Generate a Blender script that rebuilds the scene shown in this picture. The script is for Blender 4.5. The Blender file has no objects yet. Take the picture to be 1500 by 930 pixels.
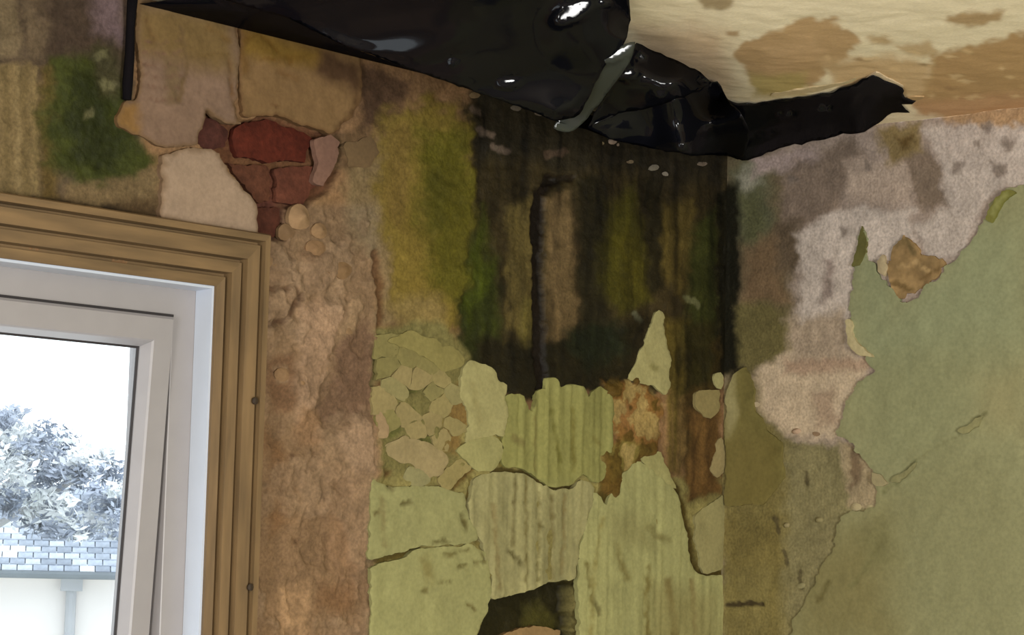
import bpy, math, random
import numpy as np
from mathutils import Vector, Matrix, noise as mnoise
from mathutils.geometry import delaunay_2d_cdt

# ------------------------------------------------------------------ camera
H = 2.5                                                # ceiling height
F_PX, YAW, PITCH, ROLL = 3188.0, 0.74092, 0.10065, 0.02456
CAM = np.array([-2.55568, -1.91408, 1.91403])
FW = np.array([math.cos(YAW) * math.cos(PITCH), math.sin(YAW) * math.cos(PITCH), math.sin(PITCH)])
_r = np.array([math.sin(YAW), -math.cos(YAW), 0.0])
_u = np.cross(_r, FW)
RT = _r * math.cos(ROLL) + _u * math.sin(ROLL)
UP = -_r * math.sin(ROLL) + _u * math.cos(ROLL)
col = bpy.context.scene.collection
cd = bpy.data.cameras.new('camera')
cd.sensor_width = 36.0
cd.lens = 36.0 * F_PX / 1500.0
cd.clip_start, cd.clip_end = 0.05, 300
cam = bpy.data.objects.new('camera', cd)
col.objects.link(cam)
M3 = Matrix(((RT[0], UP[0], -FW[0]), (RT[1], UP[1], -FW[1]), (RT[2], UP[2], -FW[2])))
cam.matrix_world = Matrix.Translation(Vector(CAM)) @ M3.to_4x4()
sc = bpy.context.scene
sc.camera = cam

# ------------------------------------------------------------------ world, lights, exposure
w = bpy.data.worlds.new('overcast_sky')
sc.world = w
w.use_nodes = True
bg = w.node_tree.nodes['Background']
bg.inputs['Color'].default_value = (0.90, 0.95, 1.0, 1)
bg.inputs['Strength'].default_value = 1.9
sc.view_settings.view_transform = 'Standard'
sc.view_settings.look = 'None'
sc.view_settings.gamma = 1.0
sc.view_settings.use_curve_mapping = False
sc.view_settings.exposure = 0.3

def area(name, loc, target, sx, sy, power, color):
    l = bpy.data.lights.new(name, 'AREA')
    l.shape = 'RECTANGLE'; l.size = sx; l.size_y = sy; l.energy = power; l.color = color
    o = bpy.data.objects.new(name, l)
    col.objects.link(o)
    o.location = loc
    o.rotation_euler = (Vector(target) - Vector(loc)).to_track_quat('-Z', 'Y').to_euler()
    return o
# daylight entering by the two windows behind the camera
area('daylight_rear_window', (-1.9, -3.46, 1.55), (-1.9, 0, 1.55), 0.72, 0.9, 70, (1.0, 0.985, 0.95))
area('daylight_side_window', (-3.82, -1.6, 1.55), (0, -1.6, 1.55), 0.72, 0.9, 40, (1.0, 0.985, 0.95))

# ------------------------------------------------------------------ helpers: pixels and planes
def ray(x, y):
    d = FW * F_PX + RT * (x - 750.0) - UP * (y - 465.0)
    return d / np.linalg.norm(d)
def hit(x, y, ax, v):
    d = ray(x, y)
    return CAM + d * ((v - CAM[ax]) / d[ax])
def proj(P):
    d = np.asarray(P, float) - CAM
    z = d @ FW
    return 750 + F_PX * (d @ RT) / z, 465 - F_PX * (d @ UP) / z
def shell(x, y, off):                                  # the room's inner corner, set in by off
    d = ray(x, y)
    t = min((H - off - CAM[2]) / d[2] if d[2] > 1e-6 else 1e9,
            (-off - CAM[1]) / d[1] if d[1] > 1e-6 else 1e9,
            (-off - CAM[0]) / d[0] if d[0] > 1e-6 else 1e9)
    return CAM + d * t
PL, PR, PC = (1, 0.0), (0, 0.0), (2, H)                # left wall, right wall, ceiling

def lin(c):
    c = np.asarray(c, float) / 255.0
    return np.where(c <= 0.04045, c / 12.92, ((c + 0.055) / 1.055) ** 2.4)

# ------------------------------------------------------------------ helpers: noise and painting
def _hash(ix, iy, seed):
    n = (ix.astype(np.int64) * 374761393 + iy.astype(np.int64) * 668265263 + seed * 982451653) & 0xffffffff
    n = ((n ^ (n >> 13)) * 1274126177) & 0xffffffff
    n = (n ^ (n >> 16)) & 0xffffffff
    return n / 4294967295.0
def vnoise(x, y, seed=0):
    x = np.asarray(x, float); y = np.asarray(y, float)
    x0 = np.floor(x); y0 = np.floor(y)
    fx = x - x0; fy = y - y0
    fx = fx * fx * (3 - 2 * fx); fy = fy * fy * (3 - 2 * fy)
    a = _hash(x0, y0, seed); b = _hash(x0 + 1, y0, seed)
    c = _hash(x0, y0 + 1, seed); d = _hash(x0 + 1, y0 + 1, seed)
    return (a + (b - a) * fx) * (1 - fy) + (c + (d - c) * fx) * fy
def fbm(x, y, sx, sy=None, seed=0, octv=4):            # about -1 .. 1
    sy = sy or sx
    x = np.asarray(x, float) / sx; y = np.asarray(y, float) / sy
    s = 0; a = 1.0; t = 0
    for k in range(octv):
        s = s + a * (vnoise(x, y, seed + 17 * k) * 2 - 1)
        t += a; a *= 0.5; x = x * 2.03 + 11.3; y = y * 2.03 + 5.7
    return s / t * 1.6
def sdf(poly, X, Y):                                   # signed distance, inside > 0
    d2 = np.full(X.shape, 1e12); ins = np.zeros(X.shape, bool)
    n = len(poly)
    for i in range(n):
        x0, y0 = poly[i]; x1, y1 = poly[(i + 1) % n]
        ex, ey = x1 - x0, y1 - y0
        t = np.clip(((X - x0) * ex + (Y - y0) * ey) / (ex * ex + ey * ey + 1e-9), 0, 1)
        d2 = np.minimum(d2, (X - x0 - t * ex) ** 2 + (Y - y0 - t * ey) ** 2)
        c = (y0 > Y) != (y1 > Y)
        if abs(ey) > 1e-9:
            ins ^= c & (X < (Y - y0) / ey * ex + x0)
    d = np.sqrt(d2)
    return np.where(ins, d, -d)
def smooth(e0, e1, v):
    t = np.clip((v - e0) / (e1 - e0), 0, 1)
    return t * t * (3 - 2 * t)
def pathdist(pts, X, Y):
    d2 = np.full(X.shape, 1e12)
    for (x0, y0), (x1, y1) in zip(pts[:-1], pts[1:]):
        ex, ey = x1 - x0, y1 - y0
        t = np.clip(((X - x0) * ex + (Y - y0) * ey) / (ex * ex + ey * ey + 1e-9), 0, 1)
        d2 = np.minimum(d2, (X - x0 - t * ex) ** 2 + (Y - y0 - t * ey) ** 2)
    return np.sqrt(d2)

class Paint:
    """albedo and relief of a wall surface, laid down stain by stain and coat by coat"""
    def __init__(s, X, Y, base):
        s.X, s.Y = X, Y
        s.C = np.tile(lin(base), (len(X), 1)); s.wet = np.zeros(len(X)); s.h = np.zeros(len(X))
        s.wx = fbm(X, Y, 46, seed=1); s.wy = fbm(X, Y, 46, seed=2)
        s.fx = fbm(X, Y, 11, seed=3, octv=3); s.fy = fbm(X, Y, 11, seed=4, octv=3)
    def mask(s, poly, soft, warp, fine):
        p = np.array(poly, float); m = soft + warp + fine + 10
        i = np.where((s.X > p[:, 0].min() - m) & (s.X < p[:, 0].max() + m) & (s.Y > p[:, 1].min() - m) & (s.Y < p[:, 1].max() + m))[0]
        if len(i) == 0: return i, np.zeros(0)
        d = sdf(poly, s.X[i] + warp * s.wx[i] + fine * s.fx[i], s.Y[i] + warp * s.wy[i] + fine * s.fy[i])
        return i, smooth(-soft, soft, d)
    def blob(s, poly, c, soft=8, warp=10, fine=4, op=1.0, wet=None, h=None, streak=0.0):
        i, a = s.mask(poly, soft, warp, fine)
        if len(i) == 0: return
        if streak: a = a * np.clip(1 - streak * (0.5 + 0.5 * fbm(s.X[i], s.Y[i], 9, 160, seed=21, octv=3)), 0, 1)
        if h is not None: s.h[i] = s.h[i] * (1 - a) + h * a
        a = a * op
        s.C[i] = s.C[i] * (1 - a[:, None]) + lin(c) * a[:, None]
        if wet is not None: s.wet[i] = s.wet[i] * (1 - a) + wet * a
    def line(s, pts, c, wd=3, op=1.0, fine=3, h=None, wet=None):
        p = np.array(pts, float); m = wd + 16
        i = np.where((s.X > p[:, 0].min() - m) & (s.X < p[:, 0].max() + m) & (s.Y > p[:, 1].min() - m) & (s.Y < p[:, 1].max() + m))[0]
        if len(i) == 0: return
        d = pathdist(pts, s.X[i] + fine * s.fx[i], s.Y[i] + fine * s.fy[i])
        a = 1 - smooth(wd * 0.5, wd * 1.3, d)
        if h is not None: s.h[i] += h * a
        a = a * op
        s.C[i] = s.C[i] * (1 - a[:, None]) + lin(c) * a[:, None]
        if wet is not None: s.wet[i] = np.maximum(s.wet[i], wet * a)
    def mottle(s, amt, sx, sy=None, seed=5):
        s.C *= (1 + amt * fbm(s.X, s.Y, sx, sy, seed=seed))[:, None].clip(0.2, 2)

# ------------------------------------------------------------------ helpers: materials and meshes
def new_mat(name):
    m = bpy.data.materials.new(name); m.use_nodes = True
    nt = m.node_tree; return m, nt, nt.nodes['Principled BSDF']
def nd(nt, t, **kw):
    n = nt.nodes.new(t)
    for k, v in kw.items():
        if k in n.inputs: n.inputs[k].default_value = v
        else: setattr(n, k, v)
    return n
def surf_mat(name, rough=0.88, wet_rough=0.35, fine=0.16, bump=0.5, scale=260, dist=0.0015):
    """painted/plastered surface: own colour and damp from mesh attributes, grain from noise"""
    m, nt, b = new_mat(name); L = nt.links
    at = nd(nt, 'ShaderNodeAttribute', attribute_name='albedo')
    tc = nd(nt, 'ShaderNodeTexCoord')
    n1 = nd(nt, 'ShaderNodeTexNoise', Scale=scale, Detail=4.0); L.new(tc.outputs['Object'], n1.inputs['Vector'])
    n2 = nd(nt, 'ShaderNodeTexNoise', Scale=scale * 0.22, Detail=3.0); L.new(tc.outputs['Object'], n2.inputs['Vector'])
    mr = nd(nt, 'ShaderNodeMapRange'); mr.inputs['From Min'].default_value = 0.3; mr.inputs['From Max'].default_value = 0.7
    mr.inputs['To Min'].default_value = 1 - fine; mr.inputs['To Max'].default_value = 1 + fine
    L.new(n1.outputs['Fac'], mr.inputs['Value'])
    vm = nd(nt, 'ShaderNodeVectorMath', operation='SCALE'); L.new(at.outputs['Color'], vm.inputs[0]); L.new(mr.outputs['Result'], vm.inputs['Scale'])
    L.new(vm.outputs[0], b.inputs['Base Color'])
    rr = nd(nt, 'ShaderNodeMapRange'); rr.inputs['To Min'].default_value = rough; rr.inputs['To Max'].default_value = wet_rough
    L.new(at.outputs['Alpha'], rr.inputs['Value']); L.new(rr.outputs['Result'], b.inputs['Roughness'])
    mx = nd(nt, 'ShaderNodeMath', operation='ADD'); L.new(n1.outputs['Fac'], mx.inputs[0]); L.new(n2.outputs['Fac'], mx.inputs[1])
    bp = nd(nt, 'ShaderNodeBump', Strength=bump, Distance=dist); L.new(mx.outputs[0], bp.inputs['Height']); L.new(bp.outputs['Normal'], b.inputs['Normal'])
    b.inputs['Specular IOR Level'].default_value = 0.18
    return m
def flat_mat(name, c, rough=0.5, var=0.0, scale=40, bump=0.0, stretch=None, metallic=0.0, dist=0.001, spec=0.5):
    m, nt, b = new_mat(name); L = nt.links
    b.inputs['Roughness'].default_value = rough; b.inputs['Metallic'].default_value = metallic
    b.inputs['Specular IOR Level'].default_value = spec
    tc = nd(nt, 'ShaderNodeTexCoord'); mp = nd(nt, 'ShaderNodeMapping')
    if stretch: mp.inputs['Scale'].default_value = stretch
    L.new(tc.outputs['Object'], mp.inputs['Vector'])
    n = nd(nt, 'ShaderNodeTexNoise', Scale=scale, Detail=4.0); L.new(mp.outputs[0], n.inputs['Vector'])
    cr = nd(nt, 'ShaderNodeValToRGB'); L.new(n.outputs['Fac'], cr.inputs['Fac'])
    lc = lin(c)
    cr.color_ramp.elements[0].position = 0.3; cr.color_ramp.elements[1].position = 0.7
    cr.color_ramp.elements[0].color = (*(lc * (1 - var)), 1); cr.color_ramp.elements[1].color = (*np.clip(lc * (1 + var), 0, 1), 1)
    L.new(cr.outputs['Color'], b.inputs['Base Color'])
    if bump:
        bp = nd(nt, 'ShaderNodeBump', Strength=bump, Distance=dist); L.new(n.outputs['Fac'], bp.inputs['Height']); L.new(bp.outputs['Normal'], b.inputs['Normal'])
    return m
def link(name, me, mat, parent=None, smooth_=False):
    o = bpy.data.objects.new(name, me); col.objects.link(o)
    if mat: me.materials.append(mat)
    if parent: o.parent = parent
    if smooth_ and len(me.polygons): me.polygons.foreach_set('use_smooth', np.ones(len(me.polygons), bool))
    return o
def mesh(verts, faces, name='m'):
    me = bpy.data.meshes.new(name); me.from_pydata([tuple(map(float, v)) for v in verts], [], [tuple(map(int, f)) for f in faces]); me.update()
    return me
def settle(C, hi, sat):                                # bring picked colours to plausible albedos
    l = C @ np.array([0.21, 0.72, 0.07]); k = 1 + (hi - 1) * smooth(0.04, 0.20, l)
    return (l[:, None] + (C - l[:, None]) * sat) * k[:, None]
def setcol(me, C, wet=None):
    a = me.color_attributes.new('albedo', 'FLOAT_COLOR', 'POINT')
    d = np.ones((len(me.vertices), 4), np.float32); d[:, :3] = np.clip(C, 0, 0.95); d[:, 3] = 0 if wet is None else np.clip(wet, 0, 1)
    a.data.foreach_set('color', d.ravel())
def empty(name, loc=(0, 0, 0)):
    o = bpy.data.objects.new(name, None); o.empty_display_size = 0.05; o.location = loc; col.objects.link(o); return o
def tag(o, label, cat, group=None):
    o['label'] = label; o['category'] = cat
    if group: o['group'] = group
    return o
def struct(o, label=None, cat=None):
    o['kind'] = 'structure'
    if label: o['label'] = label
    if cat: o['category'] = cat
    return o
def box(v, f, x0, x1, y0, y1, z0, z1):
    b = len(v)
    v += [(x0, y0, z0), (x1, y0, z0), (x1, y1, z0), (x0, y1, z0), (x0, y0, z1), (x1, y0, z1), (x1, y1, z1), (x0, y1, z1)]
    f += [tuple(b + i for i in q) for q in ((0, 3, 2, 1), (4, 5, 6, 7), (0, 1, 5, 4), (1, 2, 6, 5), (2, 3, 7, 6), (3, 0, 4, 7))]
def grid_mesh(us, vs, skip=None):                      # grid topology (u fastest)
    nu, nv = len(us), len(vs)
    i, j = np.meshgrid(np.arange(nu - 1), np.arange(nv - 1)); i = i.ravel(); j = j.ravel()
    if skip is not None:
        cu = (us[i] + us[i + 1]) / 2; cv = (vs[j] + vs[j + 1]) / 2
        k = ~skip(cu, cv); i, j = i[k], j[k]
    a = j * nu + i
    return np.stack([a, a + 1, a + nu + 1, a + nu], 1)
def fast_mesh(V, Fq, name):
    me = bpy.data.meshes.new(name)
    used = np.unique(Fq); remap = np.full(len(V), -1); remap[used] = np.arange(len(used))
    V = V[used]; Fq = remap[Fq]
    me.vertices.add(len(V)); me.vertices.foreach_set('co', V.astype(np.float32).ravel())
    me.loops.add(Fq.size); me.loops.foreach_set('vertex_index', Fq.astype(np.int32).ravel())
    me.polygons.add(len(Fq)); me.polygons.foreach_set('loop_start', np.arange(0, Fq.size, 4, dtype=np.int32))
    me.update(calc_edges=True); me.validate()
    return me, used
# ------------------------------------------------------------------ window outline on the left wall
XI = hit(302, 640, *PL)[0]                             # right edge of the wooden surround's opening
ZI = hit(200, 405, *PL)[2]                             # its head
XL, ZB = -2.15, 0.98
AW = 0.066                                             # surround board width

# ------------------------------------------------------------------ wall_left
M_WALL = surf_mat('damp_plaster', fine=0.20, bump=0.55)
M_FLAKE = surf_mat('flaking_paint', fine=0.10, bump=0.35, scale=200, dist=0.001)
xs = np.concatenate([np.linspace(-3.85, XL, 12), np.linspace(XL, -1.30, 10)[1:], np.arange(-1.298, 0.0001, 0.0021)])
xs[-1] = 0.0
zs = np.concatenate([np.linspace(0, ZB, 8), np.linspace(ZB, 1.74, 8)[1:], np.arange(1.742, H, 0.0021), [H + 0.004]])
# snap grid lines to the opening
xo = xs[np.argmin(abs(xs - (XI + 0.012)))]; zo = zs[np.argmin(abs(zs - (ZI + 0.012)))]
gx, gz = np.meshgrid(xs, zs); gx = gx.ravel(); gz = gz.ravel()
PXL, PYL = proj(np.stack([gx, np.zeros_like(gx), gz], 1))

def paint_left(X, Y):
    p = Paint(X, Y, (142, 110, 78))
    B = p.blob
    # general tone of the bare plaster
    B([(370, 300), (560, 300), (560, 960), (340, 960)], (140, 110, 76), 20, 10)
    B([(380, 640), (540, 640), (540, 960), (350, 960)], (136, 105, 70), 40, 20)
    # top left, damp and mouldy
    B([(-80, -60), (200, -60), (195, 150), (240, 330), (-80, 300)], (84, 70, 54), 8, 6)
    B([(-80, -60), (130, -60), (110, 70), (60, 95), (-80, 90)], (72, 60, 47), 14, 8, streak=0.6)
    B([(-60, -40), (25, -40), (28, 80), (-60, 84)], (104, 90, 68), 8, 4)
    B([(34, -40), (70, -40), (66, 84), (36, 84)], (92, 78, 60), 8, 4)
    B([(60, 0), (130, -30), (190, 40), (170, 110), (70, 130)], (60, 48, 38), 22, 14)
    B([(128, -40), (190, -40), (186, 60), (140, 40)], (96, 80, 80), 16, 8)
    B([(-80, 92), (40, 92), (56, 120), (58, 290), (-80, 290)], (116, 99, 68), 6, 5)
    for xx, ww, cc in ((8, 5, (94, 80, 52)), (24, 4, (134, 116, 82)), (36, 6, (92, 78, 50)), (50, 4, (130, 112, 76))):
        p.line([(xx, 100), (xx + 3, 290)], cc, ww, 0.6)
    B([(58, 100), (80, 90), (86, 300), (60, 296)], (88, 72, 40), 8, 4)
    B([(70, 90), (150, 66), (186, 146), (196, 190), (232, 236), (206, 268), (105, 272), (68, 236)], (54, 58, 22), 16, 12, 6, wet=0.3)
    B([(95, 110), (150, 100), (176, 170), (200, 226), (160, 248), (100, 230), (84, 170)], (38, 42, 15), 18, 14, 8, wet=0.4)
    B([(130, 70), (170, 60), (182, 120), (150, 140)], (58, 54, 34), 14, 8)
    for q in ((150, 78, 10), (156, 122, 9), (128, 168, 8)):
        B([(q[0] - q[2], q[1] - 3), (q[0] + q[2], q[1] - 7), (q[0] + q[2], q[1] + 4), (q[0] - q[2], q[1] + 6)], (104, 100, 70), 4, 4, 4, 0.7)
    B([(100, 272), (190, 262), (234, 240), (234, 340), (90, 310)], (112, 94, 66), 10, 8)
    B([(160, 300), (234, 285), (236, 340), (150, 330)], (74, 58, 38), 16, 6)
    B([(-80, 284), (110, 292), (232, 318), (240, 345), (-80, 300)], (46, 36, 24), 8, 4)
    # recess with bare brick
    B([(282, 205), (300, 158), (346, 178), (398, 166), (470, 192), (498, 184), (506, 232), (486, 280), (450, 302), (424, 306), (418, 352), (372, 356), (372, 300), (334, 244), (312, 222)],
      (94, 62, 42), 3, 3, 2, h=-0.013)
    B([(384, 232), (412, 232), (418, 346), (380, 352)], (92, 54, 42), 8, 5)
    B([(346, 228), (470, 232), (470, 246), (346, 242)], (104, 72, 48), 5, 4)
    # column beside the window
    B([(384, 352), (432, 346), (440, 420), (424, 470), (384, 470)], (142, 112, 80), 7, 10, h=0.003)
    p.line([(384, 424), (430, 420), (442, 440)], (92, 66, 42), 3, 0.9, h=-0.003)
    p.line([(384, 474), (414, 470), (428, 452), (442, 432)], (86, 60, 38), 4, 0.9, h=-0.004)
    B([(448, 372), (488, 366), (500, 400), (478, 428), (448, 420)], (124, 94, 64), 6, 8, h=0.004)
    B([(438, 446), (470, 432), (498, 444), (494, 500), (474, 552), (458, 596), (436, 618), (424, 600), (440, 520)], (166, 132, 98), 6, 9, 4, h=0.004)
    B([(500, 440), (526, 430), (532, 470), (512, 520), (496, 506)], (150, 120, 84), 8, 8, h=0.003)
    B([(498, 512), (540, 470), (554, 520), (552, 600), (520, 620), (470, 622), (446, 610), (470, 580)], (112, 84, 60), 10, 10)
    B([(390, 534), (430, 520), (436, 560), (420, 600), (392, 600)], (118, 86, 56), 10, 8)
    B([(402, 540), (420, 536), (424, 560), (406, 564)], (160, 128, 92), 5, 4)
    B([(500, 640), (536, 600), (556, 622), (566, 660), (552, 690), (516, 690)], (166, 132, 98), 8, 8, h=0.003)
    B([(430, 600), (462, 606), (470, 640), (440, 650)], (148, 112, 74), 8, 8)
    B([(412, 860), (446, 850), (450, 960), (408, 960)], (170, 132, 88), 10, 6)
    B([(480, 700), (530, 690), (536, 860), (500, 900), (478, 820)], (148, 112, 76), 16, 10, op=0.7)
    B([(390, 620), (420, 640), (424, 760), (396, 780)], (124, 88, 50), 14, 10, op=0.8)
    B([(460, 850), (520, 860), (520, 900), (460, 890)], (120, 84, 48), 12, 10, op=0.7)
    for x0, y0 in ((434, 794), (428, 672), (506, 624), (470, 728)):
        B([(x0 - 5, y0 - 5), (x0 + 5, y0 - 6), (x0 + 6, y0 + 5), (x0 - 4, y0 + 6)], (84, 58, 34), 4, 3, 3, 0.8)
    # grey-beige strip and algae bloom
    B([(506, 236), (560, 200), (590, 240), (580, 330), (600, 470), (556, 484), (548, 390), (510, 330)], (128, 108, 76), 9, 8, h=0.004)
    B([(480, 200), (546, 176), (560, 236), (500, 250)], (100, 78, 54), 9, 8)
    B([(470, 70), (560, 100), (600, 120), (570, 200), (530, 190), (520, 120)], (78, 58, 42), 12, 8)
    p.line([(546, 370), (556, 420), (556, 500), (548, 560), (556, 600)], (84, 58, 34), 5, 0.9, h=-0.005)
    B([(562, 176), (620, 146), (700, 166), (700, 320), (676, 480), (648, 500), (604, 486), (570, 440), (556, 300)], (122, 104, 48), 14, 14, 8, h=0.003, wet=0.15)
    B([(566, 190), (600, 180), (610, 300), (590, 340), (566, 320)], (120, 98, 52), 12, 12, op=0.7)
    B([(612, 190), (690, 170), (704, 320), (676, 470), (640, 420), (622, 320)], (86, 80, 26), 22, 14, 8, wet=0.3)
    B([(624, 250), (650, 240), (660, 330), (630, 330)], (70, 66, 20), 12, 10, op=0.8)
    B([(570, 440), (640, 430), (650, 500), (590, 500)], (142, 122, 74), 14, 10)
    # dark mould curtain
    B([(676, 150), (820, 160), (1000, 190), (1070, 200), (1070, 560), (1010, 590), (980, 580), (900, 585), (860, 572), (770, 590), (724, 566), (700, 530), (664, 520), (676, 440), (690, 320), (694, 220)],
      (48, 40, 22), 8, 8, 5, wet=0.5, h=0.0)
    B([(668, 440), (720, 380), (740, 480), (730, 540), (672, 530)], (38, 42, 12), 14, 10, wet=0.5)
    B([(676, 400), (706, 300), (716, 400), (690, 480)], (62, 70, 16), 14, 8, op=0.8)
    B([(744, 300), (780, 290), (782, 430), (776, 486), (752, 480), (740, 390)], (108, 94, 52), 10, 8, streak=0.5)
    B([(766, 440), (786, 440), (784, 540), (768, 520)], (92, 82, 40), 8, 6)
    B([(800, 290), (836, 280), (844, 430), (836, 500), (802, 500)], (102, 84, 56), 9, 6, streak=0.5)
    B([(848, 260), (884, 260), (886, 470), (846, 480)], (34, 30, 16), 12, 8)
    B([(886, 300), (930, 280), (952, 360), (948, 440), (900, 460), (880, 420)], (60, 56, 16), 16, 10, wet=0.4)
    B([(900, 340), (940, 330), (946, 420), (910, 430)], (66, 60, 16), 16, 10, op=0.6)
    B([(968, 300), (1014, 290), (1016, 390), (1000, 440), (966, 410)], (80, 68, 32), 10, 8, streak=0.4)
    B([(1016, 330), (1050, 300), (1052, 560), (1010, 560), (1004, 430)], (44, 46, 18), 10, 8)
    B([(948, 260), (972, 260), (972, 430), (950, 430)], (30, 26, 12), 8, 6)
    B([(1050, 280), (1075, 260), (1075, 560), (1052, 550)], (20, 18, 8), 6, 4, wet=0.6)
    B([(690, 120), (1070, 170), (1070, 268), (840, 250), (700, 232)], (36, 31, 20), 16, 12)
    for a, b, cc in (((700, 190), (720, 200), (92, 78, 66)), ((722, 214), (742, 222), (96, 82, 70)), ((690, 160), (704, 164), (86, 72, 60)), ((800, 226), (826, 222), (70, 56, 44)), ((926, 460), (938, 470), (88, 88, 68)), ((1008, 436), (1022, 446), (90, 90, 60))):
        p.line([a, b], cc, 5, 0.85)
    B([(690, 500), (760, 500), (880, 480), (930, 470), (950, 480), (920, 560), (870, 574), (770, 592), (730, 566), (704, 540)], (27, 23, 9), 12, 8, wet=0.5)
    B([(830, 480), (900, 470), (920, 520), (860, 540)], (24, 28, 14), 14, 8)
    p.line([(806, 262), (790, 286), (788, 400), (792, 580)], (22, 15, 8), 9, 1.0, h=-0.006)
    p.line([(800, 266), (840, 258)], (26, 20, 12), 6, 0.9, h=-0.004)
    # lower area behind the flakes
    B([(552, 486), (640, 470), (690, 520), (680, 660), (640, 720), (552, 720)], (122, 114, 70), 8, 6, 4)
    for q in ((574, 500, 30), (600, 574, 20), (596, 610, 22), (640, 560, 18), (582, 630, 16), (620, 650, 20), (560, 590, 12)):
        p.line([(q[0] - q[2] * .5, q[1] + 5), (q[0] + q[2] * .5, q[1] - 6)], (92, 92, 48), 5, 0.85, 4, h=-0.002)
    B([(556, 560), (576, 545), (580, 576), (560, 600)], (96, 72, 44), 6, 6)
    B([(560, 690), (578, 690), (578, 714), (556, 714)], (84, 62, 34), 5, 5, h=-0.006)
    B([(650, 580), (690, 560), (690, 670), (650, 660)], (128, 104, 60), 10, 8)
    B([(536, 700), (1066, 560), (1066, 960), (536, 960)], (64, 54, 26), 4, 4, op=0.0)
    B([(684, 612), (890, 612), (890, 700), (1060, 700), (1060, 1100), (690, 1100), (540, 1100), (540, 830), (540, 700), (660, 690)], (140, 130, 80), 5, 5, 3)
    for q, wd, cc in (([(722, 690), (765, 692), (790, 706), (808, 715), (838, 714)], 7, (58, 48, 18)), ([(540, 826), (585, 812), (614, 802)], 6, (78, 66, 28)), ([(676, 654), (700, 641), (716, 637)], 5, (84, 72, 34)), ([(690, 682), (668, 706), (648, 718)], 8, (92, 72, 36)),
                      ([(690, 716), (684, 740), (680, 776)], 5, (92, 78, 38)), ([(984, 712), (1003, 760), (1013, 838), (1032, 842), (1058, 840)], 10, (62, 50, 16)), ([(884, 704), (886, 738)], 10, (70, 58, 22)), ([(744, 812), (764, 826)], 6, (70, 60, 26)), ([(866, 872), (874, 896)], 6, (80, 68, 30)),
                      ([(542, 836), (543, 960)], 4, (92, 68, 38)), ([(842, 826), (844, 856)], 6, (60, 52, 20)), ([(690, 696), (700, 790), (716, 820), (716, 876)], 4, (116, 104, 58)), ([(738, 600), (737, 680)], 6, (120, 110, 56)), ([(868, 714), (862, 760), (850, 850)], 4, (128, 118, 66))):
        p.line(q, cc, wd, 0.95, 3, h=-0.002)
    B([(880, 560), (926, 556), (968, 590), (960, 660), (930, 690), (900, 730), (880, 720), (890, 640)], (134, 98, 52), 7, 8, 6, h=0.004)
    B([(900, 600), (930, 590), (940, 640), (910, 650)], (152, 112, 66), 8, 8, 6)
    B([(890, 650), (920, 640), (950, 660), (920, 700), (894, 700)], (126, 112, 58), 8, 8, 6)
    B([(972, 470), (1010, 470), (1014, 640), (1000, 700), (972, 690), (976, 560)], (84, 72, 30), 8, 5, streak=0.5, h=0.003)
    B([(1006, 500), (1054, 500), (1056, 720), (1010, 740), (1000, 640)], (64, 50, 24), 8, 6)
    B([(1014, 600), (1056, 600), (1052, 720), (1012, 730)], (98, 72, 38), 9, 6, streak=0.3)
    B([(990, 470), (1050, 470), (1050, 560), (1000, 580)], (40, 36, 14), 12, 8)
    # dark hole at the bottom
    B([(714, 878), (740, 872), (800, 858), (840, 848), (848, 860), (850, 975), (690, 975)], (34, 30, 10), 4, 4, 3, wet=0.4, h=-0.03)
    B([(790, 890), (820, 880), (840, 900), (836, 930), (790, 920)], (62, 58, 24), 8, 6)
    reg = smooth(-25, 25, sdf([(680, 150), (1066, 190), (1066, 740), (960, 740), (960, 560), (700, 560)], X, Y))
    p.C *= (1 + reg * (0.40 * fbm(X, Y, 13, 240, seed=61, octv=3) + 0.28 * fbm(X + 8 * fbm(X, Y, 60, seed=66), Y, 6, 70, seed=67, octv=2) + 0.25 * fbm(X, Y, 30, 60, seed=62)))[:, None].clip(0.35, 2.2)
    col_ = smooth(-10, 10, sdf([(376, 300), (552, 300), (548, 960), (340, 960)], X, Y))
    nA = fbm(X, Y, 60, 80, seed=63, octv=5); nB = fbm(X, Y, 24, 34, seed=64, octv=4)
    a = (col_ * smooth(0.1, 0.45, nA) * 0.45)[:, None]; p.C = p.C * (1 - a) + lin((164, 134, 100)) * a
    a = (col_ * smooth(0.2, 0.55, nB) * 0.3)[:, None]; p.C = p.C * (1 - a) + lin((108, 82, 54)) * a
    p.h += col_ * 0.0025 * smooth(0.1, 0.3, nA) - col_ * 0.002 * smooth(0.25, 0.45, nB)
    l_ = (p.C @ np.array([0.21, 0.72, 0.07]))[:, None]; p.C = p.C + (l_ - p.C) * (0.16 * col_)[:, None]
    ru = smooth(-6, 10, sdf([(880, 556), (930, 552), (972, 590), (962, 660), (930, 690), (900, 735), (876, 720)], X, Y))
    nC = fbm(X, Y, 18, 22, seed=65, octv=4)
    a = (ru * smooth(0.1, 0.3, nC) * 0.9)[:, None]; p.C = p.C * (1 - a) + lin((84, 66, 26)) * a
    a = (ru * smooth(0.15, 0.35, -nC) * 0.8)[:, None]; p.C = p.C * (1 - a) + lin((168, 146, 92)) * a
    p.h += ru * 0.003 * nC
    p.C *= (1 + 0.15 * fbm(X, Y, 34, seed=8) + 0.15 * fbm(X, Y, 9, seed=9, octv=3) + 0.07 * fbm(X, Y, 5, 60, seed=12))[:, None]
    return p
fine_idx = np.where((PXL > -90) & (PYL > -60) & (PYL < 990))[0]
CL = np.tile(lin((140, 110, 78)), (len(gx), 1)); CL[(gx > hit(545, 900, *PL)[0]) & (gz < 2.0)] = lin((156, 149, 96)); WL = np.zeros(len(gx)); HL = np.zeros(len(gx))
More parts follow.
